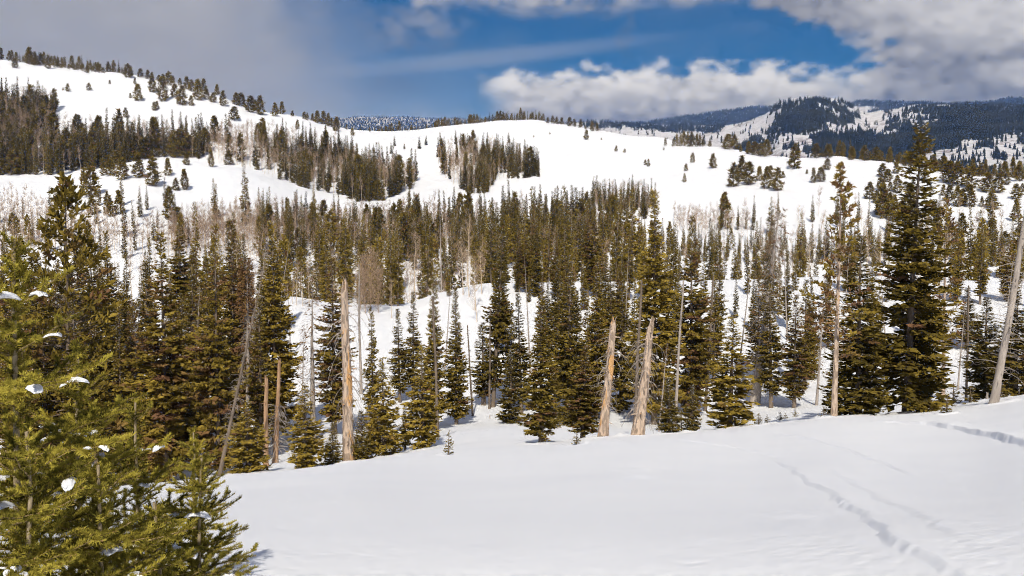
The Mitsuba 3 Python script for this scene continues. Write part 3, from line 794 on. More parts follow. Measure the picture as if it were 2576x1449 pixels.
F, S_, DD = FINE, SNAGS, DEAD
fir, pine, dead, young = ('fir_tree', 'fir tree'), ('pine_tree', 'pine tree'), ('dead_tree', 'dead tree'), ('young_fir', 'young fir')
for (nm, cat), br, u, foot, top, half, lean, label in (
    (pine, F['pine0'], 162, 56, 425, 105, 0, 'broad olive pine with a narrow lighter top, tallest at the left of the wood'),
    (fir, F['fir1'], 315, 1110, 735, 58, 0, 'dark snow-flecked fir with full skirts, right of the broad left pine'),
    (fir, F['fir1'], 368, 72, 652, 42, 0, 'dark pointed fir rising behind the snow-flecked fir on the left'),
    (fir, F['fir2'], 446, 1175, 752, 55, 0, 'olive fir with a rusty brown upper crown, behind the snow crest at left'),
    (fir, F['fir8'], 542, 52, 560, 58, 0, 'tall brown-grey fir behind the long leaning dead trunk'),
    (fir, F['fir3'], 580, 64, 545, 40, 0, 'narrow brownish fir close behind the tall brown-grey fir'),
    (dead, DD['leaning'], 540, 44, 606, 0, 12.5, 'long thin grey dead trunk leaning far to the right'),
    (dead, DD['red'], 616, 62, 640, 36, 0, 'dead rust-red conifer between the leaning trunk and the dense dark fir'),
    (fir, F['fir4'], 684, 64, 552, 56, 0, 'dense tall olive fir standing behind the pair of orange broken trunks'),
    (dead, S_['orange'], 660, 47, 940, 0, 1.2, 'orange broken trunk, the shorter and barer of a pair'),
    (dead, S_['orange_twiggy'], 684, 48, 898, 0, 3.0, 'orange broken trunk with a skirt of grey twigs, the taller of a pair'),
    (fir, F['fir6'], 614, 36, 1003, 46, 0, 'bright yellow-green young fir at the left end of the snow crest'),
    (dead, DD['twiggy'], 787, 1105, 728, 34, 0.6, 'thin dead conifer with a few rusty twigs, left of the great bare trunk'),
    (fir, F['fir3'], 836, 62, 640, 44, 0, 'brown and green fir half hidden behind the great bare trunk'),
    (dead, S_['great'], 872, 37, 692, 0, -0.9, 'great bare orange-tan dead trunk with a splintered top and hanging grey boughs'),
    (fir, F['fir6'], 764, 35, 962, 42, 0, 'young fir with snow on its boughs, left of the great bare trunk'),
    (fir, F['fir7'], 831, 37, 1062, 23, 0, 'small dark young fir at the left foot of the great bare trunk'),
    (fir, F['fir7'], 905, 37, 1030, 28, 0, 'small snow-laden fir at the right foot of the great bare trunk'),
    (fir, F['fir5'], 938, 55, 765, 22, 0, 'thin columnar fir with a needle-like top, right of the great bare trunk'),
    (fir, F['fir6'], 962, 37.5, 896, 44, 0, 'bright olive fir in front of the thin columnar fir'),
    (fir, F['fir9'], 1006, 1012, 775, 24, 0, 'slender dark fir on open snow right of the bright olive fir'),
    (fir, F['fir9'], 1040, 1006, 732, 25, 0, 'slender dark fir beside the slender one, a little taller'),
    (fir, F['fir6'], 1060, 39, 862, 42, 0, 'olive open-branched fir at the snow crest left of the clearing'),
    (fir, F['fir5'], 1016, 40, 1010, 15, 0, 'very thin young fir between two olive firs on the crest'),
    (fir, F['fir2'], 1088, 60, 668, 30, 0, 'tall narrow dark fir with a bare dead trunk before it'),
    (dead, S_['dark'], 1099, 46, 742, 0, -1.6, 'brown bare dead trunk leaning slightly left, before a tall narrow fir'),
    (fir, F['fir2'], 1148, 1068, 718, 31, 0, 'columnar brown-green fir with a short orange bare foot, left of the clearing'),
    (dead, S_['dark'], 1189, 1046, 815, 0, -3.0, 'thin dead stem leaning left at the left side of the clearing'),
    (fir, F['fir5'], 1216, 75, 808, 30, 0, 'sparse one-sided dark fir at the back of the clearing'),
    (fir, F['fir9'], 1240, 1024, 545, 34, 3.2, 'tall fir with a thick dark bare lower trunk leaning right, by the clearing'),
    (dead, S_['dark'], 1231, 1029, 775, 0, 0.5, 'thin dead stem standing beside the thick leaning trunk'),
    (fir, F['fir7'], 1284, 1064, 878, 30, 0, 'small dense green fir on the right side of the clearing'),
    (fir, F['fir9'], 1312, 70, 735, 28, 0, 'narrow fir behind the small dense green fir'),
    (fir, F['fir2'], 1361, 1116, 742, 44, 0, 'olive fir with a rusty patch and a bare foot, right of the clearing'),
    (fir, F['fir9'], 1396, 68, 690, 27, 0, 'slim dark fir with a bare thin trunk behind the rusty-patched fir'),
    (fir, F['fir1'], 1440, 62, 640, 46, 0, 'big dense dark fir left of the left bare trunk'),
    (fir, F['fir2'], 1502, 66, 640, 36, 0, 'tall fir close behind the left bare trunk'),
    (fir, F['fir3'], 1468, 37, 866, 44, 0, 'brown-olive fir with dead grey twigs on its left, at the snow crest'),
    (fir, F['fir1'], 1560, 1036, 700, 33, 0, 'very dark shaded fir between the two bare trunks'),
    (dead, S_['left'], 1519, 36, 792, 0, 5.0, 'bare leaning trunk with a pale broken top, left of the two thick ones'),
    (dead, S_['right'], 1608, 36, 790, 0, 6.4, 'thick bare leaning trunk with dense hanging grey boughs, right of the two'),
    (dead, S_['dark'], 1600, 43, 700, 0, 2.0, 'thin straight dead stem just behind the thick right trunk'),
    (fir, F['fir4'], 1650, 62, 472, 62, 0, 'great golden-olive fir with a sparse pointed top, rising behind the right bare trunk'),
    (fir, F['fir8'], 1744, 68, 538, 52, 0, 'tall dense brownish fir right of the golden-olive fir'),
    (fir, F['fir7'], 1689, 39, 948, 28, 0, 'small dark fir at the crest right of the thick bare trunk'),
    (fir, F['fir7'], 1746, 39.5, 968, 22, 0, 'small fir standing before a bare leaning stem'),
    (dead, S_['pole'], 1702, 60, 700, 0, 2.4, 'bare grey stem of a dead tree before the dense brownish fir'),
    (fir, F['fir6'], 1843, 41, 786, 54, 0, 'bright olive fir on the crest right of the middle, full to the ground'),
    (fir, F['fir5'], 1800, 80, 690, 22, 0, 'narrow fir behind the bright olive crest fir, left side'),
    (dead, S_['dark'], 1779, 70, 690, 0, 3.0, 'thin dark dead stem left of the bright olive crest fir'),
    (dead, DD['weeping'], 1898, 1018, 518, 34, 6.6, 'tall grey dead conifer with weeping twigs, leaning right'),
    (fir, F['fir9'], 1940, 1026, 690, 30, 0, 'dark fir just right of the weeping dead conifer'),
    (fir, F['fir3'], 1998, 1026, 738, 30, 0, 'brownish narrow fir with a short bare foot, alone on the snow'),
    (fir, F['fir9'], 1912, 82, 690, 30, 0, 'dark fir left behind the weeping dead conifer'),
    (pine, F['pine1'], 2098, 1050, 402, 66, 0.5, 'tall open pine with a pale bare trunk and thin reddish top'),
    (fir, F['fir1'], 2168, 42, 588, 62, 0, 'dark fir with snowy shelves, left neighbour of the tallest spire'),
    (fir, F['fir0'], 2292, 43.5, 305, 84, 0.8, 'tallest fir of the right side, dark, with a long narrow spire'),
    (fir, F['pine1'], 2383, 70, 492, 44, 0, 'open fir with a pale bare lower trunk, right of the tallest spire'),
    (fir, F['fir9'], 2440, 92, 722, 26, 0, 'dark fir on open snow behind a thin broken stem at right'),
    (dead, S_['dark'], 2442, 64, 715, 0, 0, 'thin broken dead stem with a fork on the open snow at right'),
    (dead, S_['grey'], 2500, 1016, 515, 0, 8.0, 'thick grey dead trunk leaning out at the right edge, with curling boughs'),
    (fir, F['fir1'], 2492, 60, 745, 46, 0, 'dark fir with dead lower twigs behind the thick grey leaning trunk'),
    (fir, F['fir1'], 2566, 55, 728, 46, 0, 'dark fir cut by the right edge of the view'),
    (dead, S_['stump'], 2483, 1006, 984, 0, 0, 'low grey broken stump left of the thick grey leaning trunk'),
    (dead, S_['stump'], 936, 42, 1003, 0, 1, 'broken grey stump among the firs right of the great bare trunk'),
    (dead, S_['stump'], 1232, 1053, 1042, 0, 0, 'tiny broken stump in the clearing'),
    (fir, F['fir7'], 1282 + 830, 58, 830, 30, 0, 'grey-green fir half hidden behind the pale trunk of the open pine'),
    (fir, F['fir5'], 2030, 78, 700, 24, 0, 'thin fir on the bench right of the brownish narrow fir'),
    (fir, F['fir9'], 480, 70, 640, 34, 0, 'dark fir between the rusty-topped fir and the tall brown-grey fir'),
    (fir, F['fir5'], 250, 78, 600, 40, 0, 'dark fir behind the snow-flecked fir, next to the broad pine'),
    (fir, F['fir1'], 90, 66, 620, 60, 0, 'dark fir left behind the broad olive pine'),
    (pine, F['pine2'], 30, 75, 590, 70, 0, 'pine at the left edge behind the foreground boughs'),
    (dead, S_['pole'], 905, 80, 660, 0, -1, 'thin pale dead stem behind the great bare trunk'),
):
    sighted(nm, br, u, foot, top, half, label, cat, lean, None, 20.0 * (u % 17))
rng = np.random.default_rng(77)
for n, u0, u1, d0, d1, h0, h1, who, grp in ((46, -60, 720, 52, 112, 9, 15, 'dark fir in the gully wood at the left, behind the foreground boughs', 'firs of the left gully wood'),
                                            (26, 1250, 1600, 70, 124, 8, 12.5, 'dark fir filling the wood right of the clearing', 'firs right of the clearing'),
                                            (9, 1600, 2060, 78, 122, 7, 11, 'slim fir on the near side of the bench, right of the thick bare trunk', 'slim firs on the right bench'),
                                            (9, 2060, 2640, 80, 118, 6, 10, 'fir on the open bank behind the tallest spire', 'firs on the far right bank')):
    for k in range(n):
        u, d = u0 + (u1 - u0) * (k + rng.random()) / n, rng.uniform(d0, d1)
        if 700 < u < 740 or 560 < u < 575:
            continue
        p = at(u, d)
        br = FINE[('fir1', 'fir9', 'fir3', 'fir2', 'fir8', 'fir5')[int(rng.integers(6))]]
        plant('fir_tree', br, p, rng.uniform(h0, h1), who, 'fir tree', grp, rng.uniform(0.9, 1.25))
for u, d, top, lean, br in ((95, 70, 640, 3, 'bare'), (205, 62, 690, -4, 'twiggy'), (392, 80, 660, 5, 'bare'), (470, 66, 720, 4, 'twiggy'), (728, 92, 700, -2, 'bare'), (752, 60, 820, 2, 'twiggy'), (1118, 88, 690, 4, 'bare'), (1335, 84, 640, -3, 'bare'),
                            (1418, 78, 650, 4, 'twiggy'), (1572, 88, 620, 2, 'bare'), (1662, 52, 860, 5, 'twiggy'), (1862, 84, 640, 6, 'bare'), (1985, 96, 600, -3, 'bare'), (2062, 70, 700, 3, 'twiggy'), (2236, 90, 650, -5, 'bare'), (2346, 82, 640, 5, 'bare'),
                            (2420, 74, 760, 3, 'twiggy'), (2530, 66, 640, 9, 'bare'), (640, 72, 600, 7, 'bare'), (655, 74, 596, 9, 'bare'), (300, 60, 760, 6, 'twiggy')):
    p = at(u, d)
    plant('dead_tree', DEAD[br], p, float(sight(u, top)[1]) * d - p[2], 'thin grey dead stem among the near firs, on the near side of the bench', 'dead tree', 'dead stems among the near firs', 1.0, None, lean, math.pi / 2)
for u, foot, top, half, label in (
    (1128, 1144, 1080, 12, 'knee-high sapling alone on the crest left of the clearing'),
    (1450, 1118, 1082, 10, 'little sapling on the crest beside the rusty-patched fir'),
    (1720, 40, 1042, 13, 'small sapling between two small dark firs on the crest'),
    (1908, 1070, 1036, 10, 'sapling with yellowish needles right of the bright olive crest fir'),
    (1930, 1066, 1040, 7, 'tiny sapling next to the yellowish one'),
    (1962, 1058, 1034, 8, 'dark sapling in front of the narrow brownish fir'),
    (1976, 1054, 1036, 6, 'smallest sapling in front of the narrow brownish fir'),
    (2000, 1050, 1026, 8, 'sapling under the narrow brownish fir, right of two others'),
    (2072, 1052, 1020, 11, 'lopsided sapling left of the pale trunk of the open pine'),
    (2381, 1041, 988, 16, 'dark snow-capped sapling right of the tallest spire'),
    (2410, 60, 960, 16, 'sapling on shaded snow left of the thin broken stem'),
    (2452, 50, 968, 18, 'sapling right of the thin broken stem'),
    (2530, 47, 960, 18, 'sapling right of the foot of the thick grey leaning trunk'),
):
    sighted('young_fir', SAPLINGS[int(u) % 3], u, foot, top, half, label, 'young fir', 0, None, 37.0 * (u % 11), dmin=24.0)
for u, v, az_, lean, L, label in ((1655, 1004, 0, 42, 5.0, 'fallen grey pole propped up to the right, the longer of two'), (1702, 994, 0, 28, 4.0, 'fallen grey pole propped up to the right, the shorter of two'),
                                  (1172, 1054, 0, -60, 1.8, 'short dead log lying at the left side of the clearing'), (1255, 1050, 0, 55, 1.2, 'short dead stick slanting out of the snow in the clearing')):
    p = place(u, v, 30)
    plant('fallen_log', S_['log'], (p[0], p[1], p[2] - 0.05), L, label, 'log', None, 0.55, 0.0, lean, math.pi / 2)

# ------------------------------------------------------------------ woods. Each tree is gathered first; the largest in view become things, what is past the limit becomes stuff
WOOD = []


def inside(poly, u, v):
    hit = False
    n = len(poly)
    for k in range(n):
        (x0, y0), (x1, y1) = poly[k], poly[k - 1]
        if (y0 > v) != (y1 > v) and u < (x1 - x0) * (v - y0) / (y1 - y0) + x0:
            hit = not hit
    return hit


def gather(kind, p, H, label, group, wide=1.0):
    d = math.hypot(p[0], p[1])
    r = RNG.random()
    if kind == 'fir_tree':
        br = MID[int(r * 6)] if d < 265 else FAR[int(r * 4)]
    elif kind == 'pine_tree':
        br = MIDPINE[int(r * 2)] if d < 240 else FARPINE[int(r * 4)]
    else:
        br = ASPENS[int(r * 3)] if d < 150 else FARASPEN[int(r * 2)]
    WOOD.append((H / d, kind, br, (p[0], p[1], p[2] - 0.1), H, label, group, wide))


def pines(points, zoom, label, group, kind='pine_tree'):
    u0, v0, k = zoom
    for u, b, top, hw in points:
        u, b, top, hw = u0 + u * k, v0 + b * k, v0 + top * k, hw * k
        p = place(u, b, 140)
        if p is None or math.hypot(p[0], p[1]) > 900:
            p = place(u, b + 5, 140)
            if p is None or math.hypot(p[0], p[1]) > 900:
                continue
        d = math.hypot(p[0], p[1])
        H = (b - top) / FPX * d
        br = FARPINE if kind == 'pine_tree' else FAR
        name = br[int(RNG.random() * 4)]
        WOOD.append((H / d, kind, name, (p[0], p[1], p[2] - 0.1), H, label, group, float(np.clip((hw / FPX * d) / (GROUPS[name][2] * H / GROUPS[name][0]), 0.5, 1.8))))


def row4(text):
    return [tuple(float(q) for q in w.split(',')) for w in text.split()]


pines(row4("30,540,370,30 115,530,365,45 180,400,270,40 785,480,330,55 840,530,390,45 930,440,320,70 765,630,480,45 865,630,530,30 945,645,460,45 640,720,530,50 715,760,620,40 770,880,640,70 850,900,650,60 915,960,670,45 730,890,780,60 "
           "1000,930,730,60 1250,490,390,40 1500,540,310,90 1600,570,320,70 1740,600,360,70 1440,680,560,28 1510,740,560,45 1590,800,580,45 1650,790,610,35 1725,800,560,65 1860,800,690,22 1920,640,440,70 2035,650,450,55 1970,820,640,70 "
           "2130,560,440,50 2230,720,560,55 2230,960,740,45 2300,640,550,40 2270,520,350,50 1640,1130,880,55 1955,1160,940,60 1330,1130,760,75 1500,1200,930,55 2110,1220,1070,55 1780,1300,1180,40 2250,1200,1020,40"),
      (2039, 335, 0.2315), 'bushy grey-green pine standing on the open snow of the right-hand slope', 'pines scattered over the right slope')
pines(row4("450,270,125,40 580,300,135,75 710,300,155,50 850,300,200,40 940,320,215,55 1040,335,210,50 1330,400,220,70 1440,400,235,55 1520,420,300,60 1850,450,310,60 1935,450,380,30 2030,450,285,50 2110,460,290,40 2180,450,310,50 2290,460,300,60 "
           "60,250,85,70 190,245,95,80 -60,240,100,60 -120,240,90,60 -190,235,100,60 -250,230,110,60"),
      (2039, 335, 0.2315), 'bushy pine on the crest of the right-hand slope against the dark mountain', 'pines along the right crest')
pines(row4("375,703,650,13 525,762,730,8 567,768,745,7 670,830,800,8 686,838,797,8 764,755,738,4 772,733,690,7 812,737,695,8 908,818,765,12 875,860,820,14 868,917,870,10 1010,847,770,22 1115,940,815,33 1155,900,780,30 1190,930,810,35 1245,910,835,18 "
           "1280,950,835,25 1065,1055,970,20 450,703,690,4 190,675,664,4 110,690,678,7 1334,960,840,30 1298,900,830,20 1364,895,860,10 1484,875,850,6 1419,850,720,30"),
      (1288, 0, 0.5), 'small pine on the open white slope right of the middle', 'small pines on the middle slope')
pines(row4("830,735,670,10 848,735,668,9 866,735,655,12 884,738,660,8 903,738,660,18 930,738,670,10 945,738,670,10 962,737,685,8 996,738,705,10 1085,752,670,28 1120,752,675,25 1150,755,715,8 1190,765,700,15 1220,770,700,25 1250,775,710,20 1280,778,690,25 "
           "404,660,605,12 428,660,615,10 370,650,628,10 290,635,585,14 315,637,595,10 345,642,597,12 180,620,588,14 205,622,580,10 225,624,585,12 250,626,588,12"),
      (1288, 0, 0.5), 'dark pine in a clump along the crest right of the middle', 'pines along the middle crest')
pines(row4("5,290,235,12 25,290,240,15 65,295,230,15 75,342,300,14 113,298,235,18 150,325,245,22 175,320,255,14 205,320,260,16 245,346,280,14 275,340,283,8 292,340,290,10 308,333,312,6 328,333,320,5 345,338,315,6 372,342,318,6 388,343,310,8 418,358,322,8 "
           "440,368,330,10 443,345,300,6 462,350,318,6 480,353,305,10 495,355,305,10 520,358,330,8 545,362,312,12 573,364,306,10 595,366,345,6 615,370,340,6 645,390,322,20 660,385,345,14 680,425,390,7 707,390,345,20 743,388,342,12 765,392,352,8"),
      (0, 0, 0.5), 'dark conifer on the long left ridge against the grey cloud', 'conifers along the left ridge')
pines(row4("768,465,385,20 800,410,378,18 820,395,362,10 815,510,385,25 850,430,360,18 868,410,370,12 880,490,422,20 905,420,382,14 940,450,385,16 965,460,400,15 998,505,400,22 1025,470,395,15 920,530,430,22 962,532,480,12 893,522,495,6 1040,500,445,16 "
           "1073,515,465,17 1075,455,420,10 1092,470,415,12 1122,533,455,18 1148,490,437,13 1190,520,455,18 1215,525,455,20 1260,565,480,28 1283,560,500,15 1178,605,535,28 1152,635,598,9 1385,585,515,18 1419,575,510,15 1471,575,545,8 1308,578,480,25 "
           "1531,590,550,10 1546,595,555,8 1573,600,560,10 1598,610,545,16 1628,615,545,18 1653,625,555,12 1670,630,580,8 1743,642,615,6 1813,655,645,4 1860,662,637,5 1693,660,585,20 1772,682,640,10"),
      (0, 0, 0.5), 'dark bushy pine in the clumps below the left ridge', 'pine clumps below the left ridge')
pines(row4("318,455,440,4 340,460,422,10 446,455,418,12 552,423,402,6 655,493,468,6 694,508,425,20 632,592,542,12 776,557,512,11 790,550,508,10 1496,650,600,10"), (0, 0, 0.5), 'lone small conifer on the upper left snow slope', 'lone conifers on the upper left slope')
pines(row4("420,985,850,18 460,990,840,45 465,1080,985,25 555,1090,985,20 597,1080,960,22 767,935,790,34 845,885,795,18 885,958,895,18 930,955,848,18 615,905,795,30 695,895,770,30 555,885,800,25 520,885,800,15 940,830,775,25 1062,840,750,14 1150,830,755,25 "
           "855,1110,940,28 60,880,765,30 40,735,650,30 640,800,700,40 680,800,690,40 730,800,690,35 780,790,680,40 900,790,650,45 960,790,680,45 990,790,680,30 870,780,690,30 590,850,760,30"),
      (0, 0, 0.5), 'pine with a cast shadow on the rounded snow knoll at left', 'pines on the left knoll')
pines(row4("592,770,722,6 680,773,715,8 697,733,682,8 746,750,715,5 822,748,685,12 855,730,680,13 487,775,705,13 1005,725,655,9 1030,730,665,9 1045,730,670,8 1065,730,668,10 1272,718,665,12 930,780,665,14 916,790,690,10"),
      (644, 0, 0.5), 'lone small fir on the bare snow saddle in the middle distance', 'small firs on the snow saddle', 'fir_tree')
# rows of trees that stand along or just behind the crests
for u0, u1, v_up, n, h0, h1, dd, lab, grp in (
        (1014, 1100, 2, 16, 8, 16, 12, 'dark fir along the snow saddle crest in the middle', 'firs along the middle saddle'),
        (1090, 1370, 0, 62, 13, 26, 14, 'dark conifer along the central snow crest', 'conifers along the central crest'),
        (944, 1010, 0, 14, 8, 22, 10, 'small dark fir where the saddle meets the sky', 'firs at the low point of the saddle'),
        (-60, 330, 0, 40, 14, 30, 16, 'dark conifer on the skyline at far left', 'conifers on the far left skyline'),
        (2060, 2640, 0, 50, 22, 42, 14, 'bushy conifer behind the right-hand crest', 'conifers behind the right crest')):
    for k in range(n):
        u = u0 + (u1 - u0) * (k + RNG.random()) / n
        c = int(round(float(column(sight(u, 400)[0]))))
        s = GZ[:, c] / GD[:, c]
        m = (GD[:, c] > 300) & (GD[:, c] < 800)
        dcrest = GD[:, c][m][np.argmax(s[m])]
        p = at(u, dcrest + RNG.uniform(-4, dd))
        d = math.hypot(p[0], p[1])
        gather('pine_tree' if RNG.random() < 0.5 else 'fir_tree', p, RNG.uniform(h0, h1) / FPX * d * (1.25 if RNG.random() < 0.2 else 1), lab, grp)


def wood(poly, spacing, mix, heights, label, group, seed, dmin=140, tries=6000):
    """Trees with their feet inside an outlined patch of the hillside. mix: share of firs, pines, aspens."""
    rng = np.random.default_rng(seed)
    us, vs = [q[0] for q in poly], [q[1] for q in poly]
    got = []
    for _ in range(tries):
        u, v = rng.uniform(min(us), max(us)), rng.uniform(min(vs), max(vs))
        if not inside(poly, u, v) or any((u - a) ** 2 + ((v - b) * 1.6) ** 2 < spacing ** 2 for a, b in got):
            continue
        got.append((u, v))
        p = place(u, v, dmin, 800)
        if p is None:
            continue
        d = math.hypot(p[0], p[1])
        x = rng.random() + (1.1 * (meshkit.noise(np.array([[p[0] / 26, p[1] / 26, 0.3]]), 44)[0] - 0.5) if mix[2] > 0.15 else 0)
        kind = 'fir_tree' if x < mix[0] else 'pine_tree' if x < mix[0] + mix[1] else 'aspen_tree'
        lo, hi = heights if not (seed == 9 and u > 1600) else (4.5, 8.5)
        H = rng.uniform(lo, hi) * (0.8 if kind == 'aspen_tree' else 1)
        gather(kind, p, H, label[kind.split('_')[0]], f"{kind.split('_')[0]}s {group}", rng.uniform(0.8, 1.15))


def lab(where):
    return {'fir': f'dark narrow fir {where}', 'pine': f'bushy pine {where}', 'aspen': f'bare tan aspen {where}'}


wood([(-60, 250), (60, 262), (142, 275), (120, 330), (60, 350), (-60, 350)], 9, (0.66, 0.1, 0.24), (9, 15), lab('in the dark stand at the left edge, below the ridge'), 'in the left-edge stand', 1)
wood([(-60, 352), (120, 342), (250, 358), (420, 352), (500, 370), (500, 400), (390, 396), (250, 425), (150, 440), (60, 440), (-60, 440)], 11, (0.40, 0.10, 0.50), (11, 17), lab('in the band of wood behind the left knoll'), 'in the band behind the left knoll', 2)
wood([(500, 355), (640, 345), (760, 362), (880, 385), (905, 440), (870, 498), (740, 468), (640, 428), (500, 398)], 9, (0.32, 0.06, 0.62), (9, 15), lab('on the wooded slope left of the saddle'), 'on the slope left of the saddle', 3)
wood([(880, 440), (960, 440), (1050, 455), (1045, 472), (960, 505), (905, 512), (870, 498)], 9, (0.58, 0.07, 0.35), (11, 17), lab('in the grove at the foot of the saddle'), 'in the grove under the saddle', 4)
wood([(1100, 395), (1180, 385), (1240, 380), (1300, 400), (1350, 430), (1355, 446), (1250, 452), (1230, 484), (1180, 492), (1108, 440)], 8.5, (0.45, 0.05, 0.50), (9, 14), lab('in the lone grove on the white central slope'), 'in the lone central grove', 5)
wood([(1490, 500), (1600, 498), (1655, 525), (1625, 552), (1500, 548)], 10, (0.26, 0.0, 0.74), (7, 10), lab('in the small grove right of the middle'), 'in the small grove right of the middle', 6)
wood([(430, 590), (560, 562), (760, 552), (900, 555), (1100, 565), (1100, 645), (430, 645)], 9.5, (0.30, 0.04, 0.66), (7, 11), lab('on the brushy slope under the left knoll'), 'on the brushy slope under the knoll', 7)
wood([(-60, 500), (100, 530), (280, 585), (425, 595), (425, 645), (-60, 650)], 15, (0.05, 0.02, 0.93), (6, 10), lab('on the thin brushy snow at the left'), 'on the thin brush at left', 8)
wood([(1000, 555), (1200, 560), (1480, 550), (1560, 592), (1700, 615), (1900, 628), (2200, 622), (2640, 632), (2640, 668), (1000, 662)], 15, (0.68, 0.08, 0.24), (10, 15), lab('at the foot of the white slopes beyond the valley'), 'at the foot of the white slopes', 9)
wood([(1690, 545), (1820, 556), (1900, 580), (1700, 590)], 9, (0.05, 0.0, 0.95), (5, 8), lab('in the pale thicket below the white slope'), 'in the pale thicket', 10)
# the valley wood: feet hidden behind the bench, so it is set out by distance
rng = np.random.default_rng(11)
got = []
for _ in range(9000):
    u, d = rng.uniform(-60, 2640), rng.uniform(136, 262)
    x, y = d * math.sin(sight(u, 600)[0]), d * math.cos(sight(u, 600)[0])
    dense = meshkit.noise(np.array([[x / 38.0, y / 38.0, 0.5]]), 12)[0]
    if dense < 0.33 or any((x - a) ** 2 + (y - b) ** 2 < (4.7 + 3.0 * (1 - dense)) ** 2 for a, b in got):
        continue
    got.append((x, y))
    p = at(u, d)
    z_ = rng.random() + 0.9 * (meshkit.noise(np.array([[x / 24, y / 24, 0.9]]), 45)[0] - 0.5)
    kind = 'fir_tree' if z_ < 0.59 else 'pine_tree' if z_ < 0.67 else 'aspen_tree'
    H = rng.uniform(11, 19) * (0.75 if kind == 'aspen_tree' else 0.85 if kind == 'pine_tree' else 1)
    if u > 1620:
        H = (rng.uniform(7.5, 11.5) if d > 185 else rng.uniform(9.5, 14)) * (0.8 if kind == 'aspen_tree' else 1)
    if u < 480:
        H *= 0.72 if d < 195 else 0.5
    part = ('far left', 'left', 'middle', 'right', 'far right')[min(4, max(0, int(u / 515)))]
    rank = 'front' if d < 178 else 'back'
    word = {'fir_tree': 'dark fir', 'pine_tree': 'olive pine', 'aspen_tree': 'bare aspen'}[kind]
    gather(kind, p, H, f'{word} in the {rank} of the dense valley wood, {part} of the view', f'{word.split()[1]}s in the {rank} of the valley wood, {part}', rng.uniform(0.8, 1.2))
# the bench itself: firs, aspens and dead stems on its near bank and crest
for u, foot, top, kind in ((745, 768, 655, 'a'), (762, 770, 668, 'a'), (778, 770, 650, 'a'), (735, 764, 690, 'a'), (1018, 764, 655, 'a'), (1035, 760, 672, 'a'), (1165, 742, 600, 'a'), (1180, 748, 615, 'a'), (1195, 780, 640, 'a'), (1212, 740, 612, 'a'), (1200, 810, 690, 'a'),
                           (390, 800, 690, 'a'), (408, 800, 680, 'a'), (425, 795, 700, 'a'), (250, 900, 705, 'a'), (268, 890, 720, 'a'), (1345, 735, 650, 'a'), (1525, 728, 640, 'a'), (1480, 725, 650, 'a'), (985, 800, 700, 'a'),
                           (820, 745, 560, 'f'), (1000, 760, 540, 'f'), (980, 755, 560, 'f'), (870, 745, 520, 'f'), (1300, 735, 660, 'f'), (1330, 760, 690, 'f'), (1470, 780, 650, 'f'), (1620, 760, 560, 'f'), (1850, 800, 690, 'f'), (1960, 790, 660, 'f'), (2080, 760, 640, 'f'),
                           (2230, 760, 640, 'f'), (2330, 770, 650, 'f'), (1690, 750, 560, 'f'), (1560, 780, 690, 'f'), (610, 770, 600, 'f'), (520, 790, 610, 'f'), (1770, 780, 640, 'f'), (1880, 740, 600, 'f'), (2000, 730, 610, 'f'), (2210, 850, 700, 'f'), (2150, 720, 600, 'f'),
                           (120, 870, 620, 'f'), (40, 880, 640, 'f'), (200, 860, 610, 'f'), (1420, 760, 600, 'f'), (1250, 735, 560, 'f'), (1130, 745, 640, 'f'), (2400, 760, 600, 'f'), (2470, 740, 640, 'f'), (2550, 760, 620, 'f'), (2620, 780, 600, 'f')):
    p = place(u, foot, 60)
    if p is None or math.hypot(p[0], p[1]) > 180:
        p = at(u, 124)
    d = math.hypot(p[0], p[1])
    H = float(sight(u, top)[1]) * d - p[2]
    if kind == 'a':
        gather('aspen_tree', p, H, 'bare pale aspen on the near bank of the snow bench', 'aspens on the bench')
    else:
        gather('fir_tree', p, H, 'fir on the crest or bank of the snow bench, before the valley wood', 'firs on the bench')
for u, d, H, lean in ((905, 116, 7.5, 0), (930, 118, 8.5, 0), (950, 116, 6.5, 0), (918, 114, 6.0, 0)):
    p = at(u, d)
    plant('bare_shrub', SHRUB, p, H, 'dense tan bare willow thicket behind the great bare trunk', 'shrub', 'bare thicket on the bench', 0.9)
for u, d, top, lean in ((1882, 118, 600, 5), (640, 150, 600, 8), (655, 150, 610, 6), (1318, 130, 640, 0), (960, 150, 560, 0), (1110, 130, 520, 0), (2240, 120, 640, -4), (2130, 110, 600, 3), (2222, 108, 720, 3), (1390, 150, 560, 2), (1535, 140, 600, 0), (350, 110, 690, 0), (2540, 110, 640, 5)):
    p = at(u, d)
    plant('dead_tree', DD['bare'], p, float(sight(u, top)[1]) * d - p[2], 'thin pale dead stem standing in or before the valley wood', 'dead tree', 'dead stems of the valley wood', 1.0, None, lean, math.pi / 2)

limits = {'fir_tree': 292 - COUNT['fir_tree'], 'pine_tree': 290, 'aspen_tree': 290}
stuff = {'fir_tree': ('fir_wood', 'small dark firs of the far woods, too many to count'), 'pine_tree': ('pine_wood', 'small far pines of the woods'), 'aspen_tree': ('aspen_wood', 'far bare aspens making a tan haze on the slopes')}
WOOD.sort(key=lambda w: -w[0])
for _, kind, br, p, H, label, group, wide in WOOD:
    if limits[kind] > 0:
        limits[kind] -= 1
        plant(kind, br, p, H, label, kind.replace('_', ' '), group, wide)
    else:
        nm = stuff[kind][0]
        COUNT[nm] = COUNT.get(nm, 0) + 1
        plant(nm, br, p, H, None, None, None, wide, key=f'{nm}__{COUNT[nm]:03d}')
        labels.setdefault(nm, {'label': stuff[kind][1], 'kind': 'stuff'})

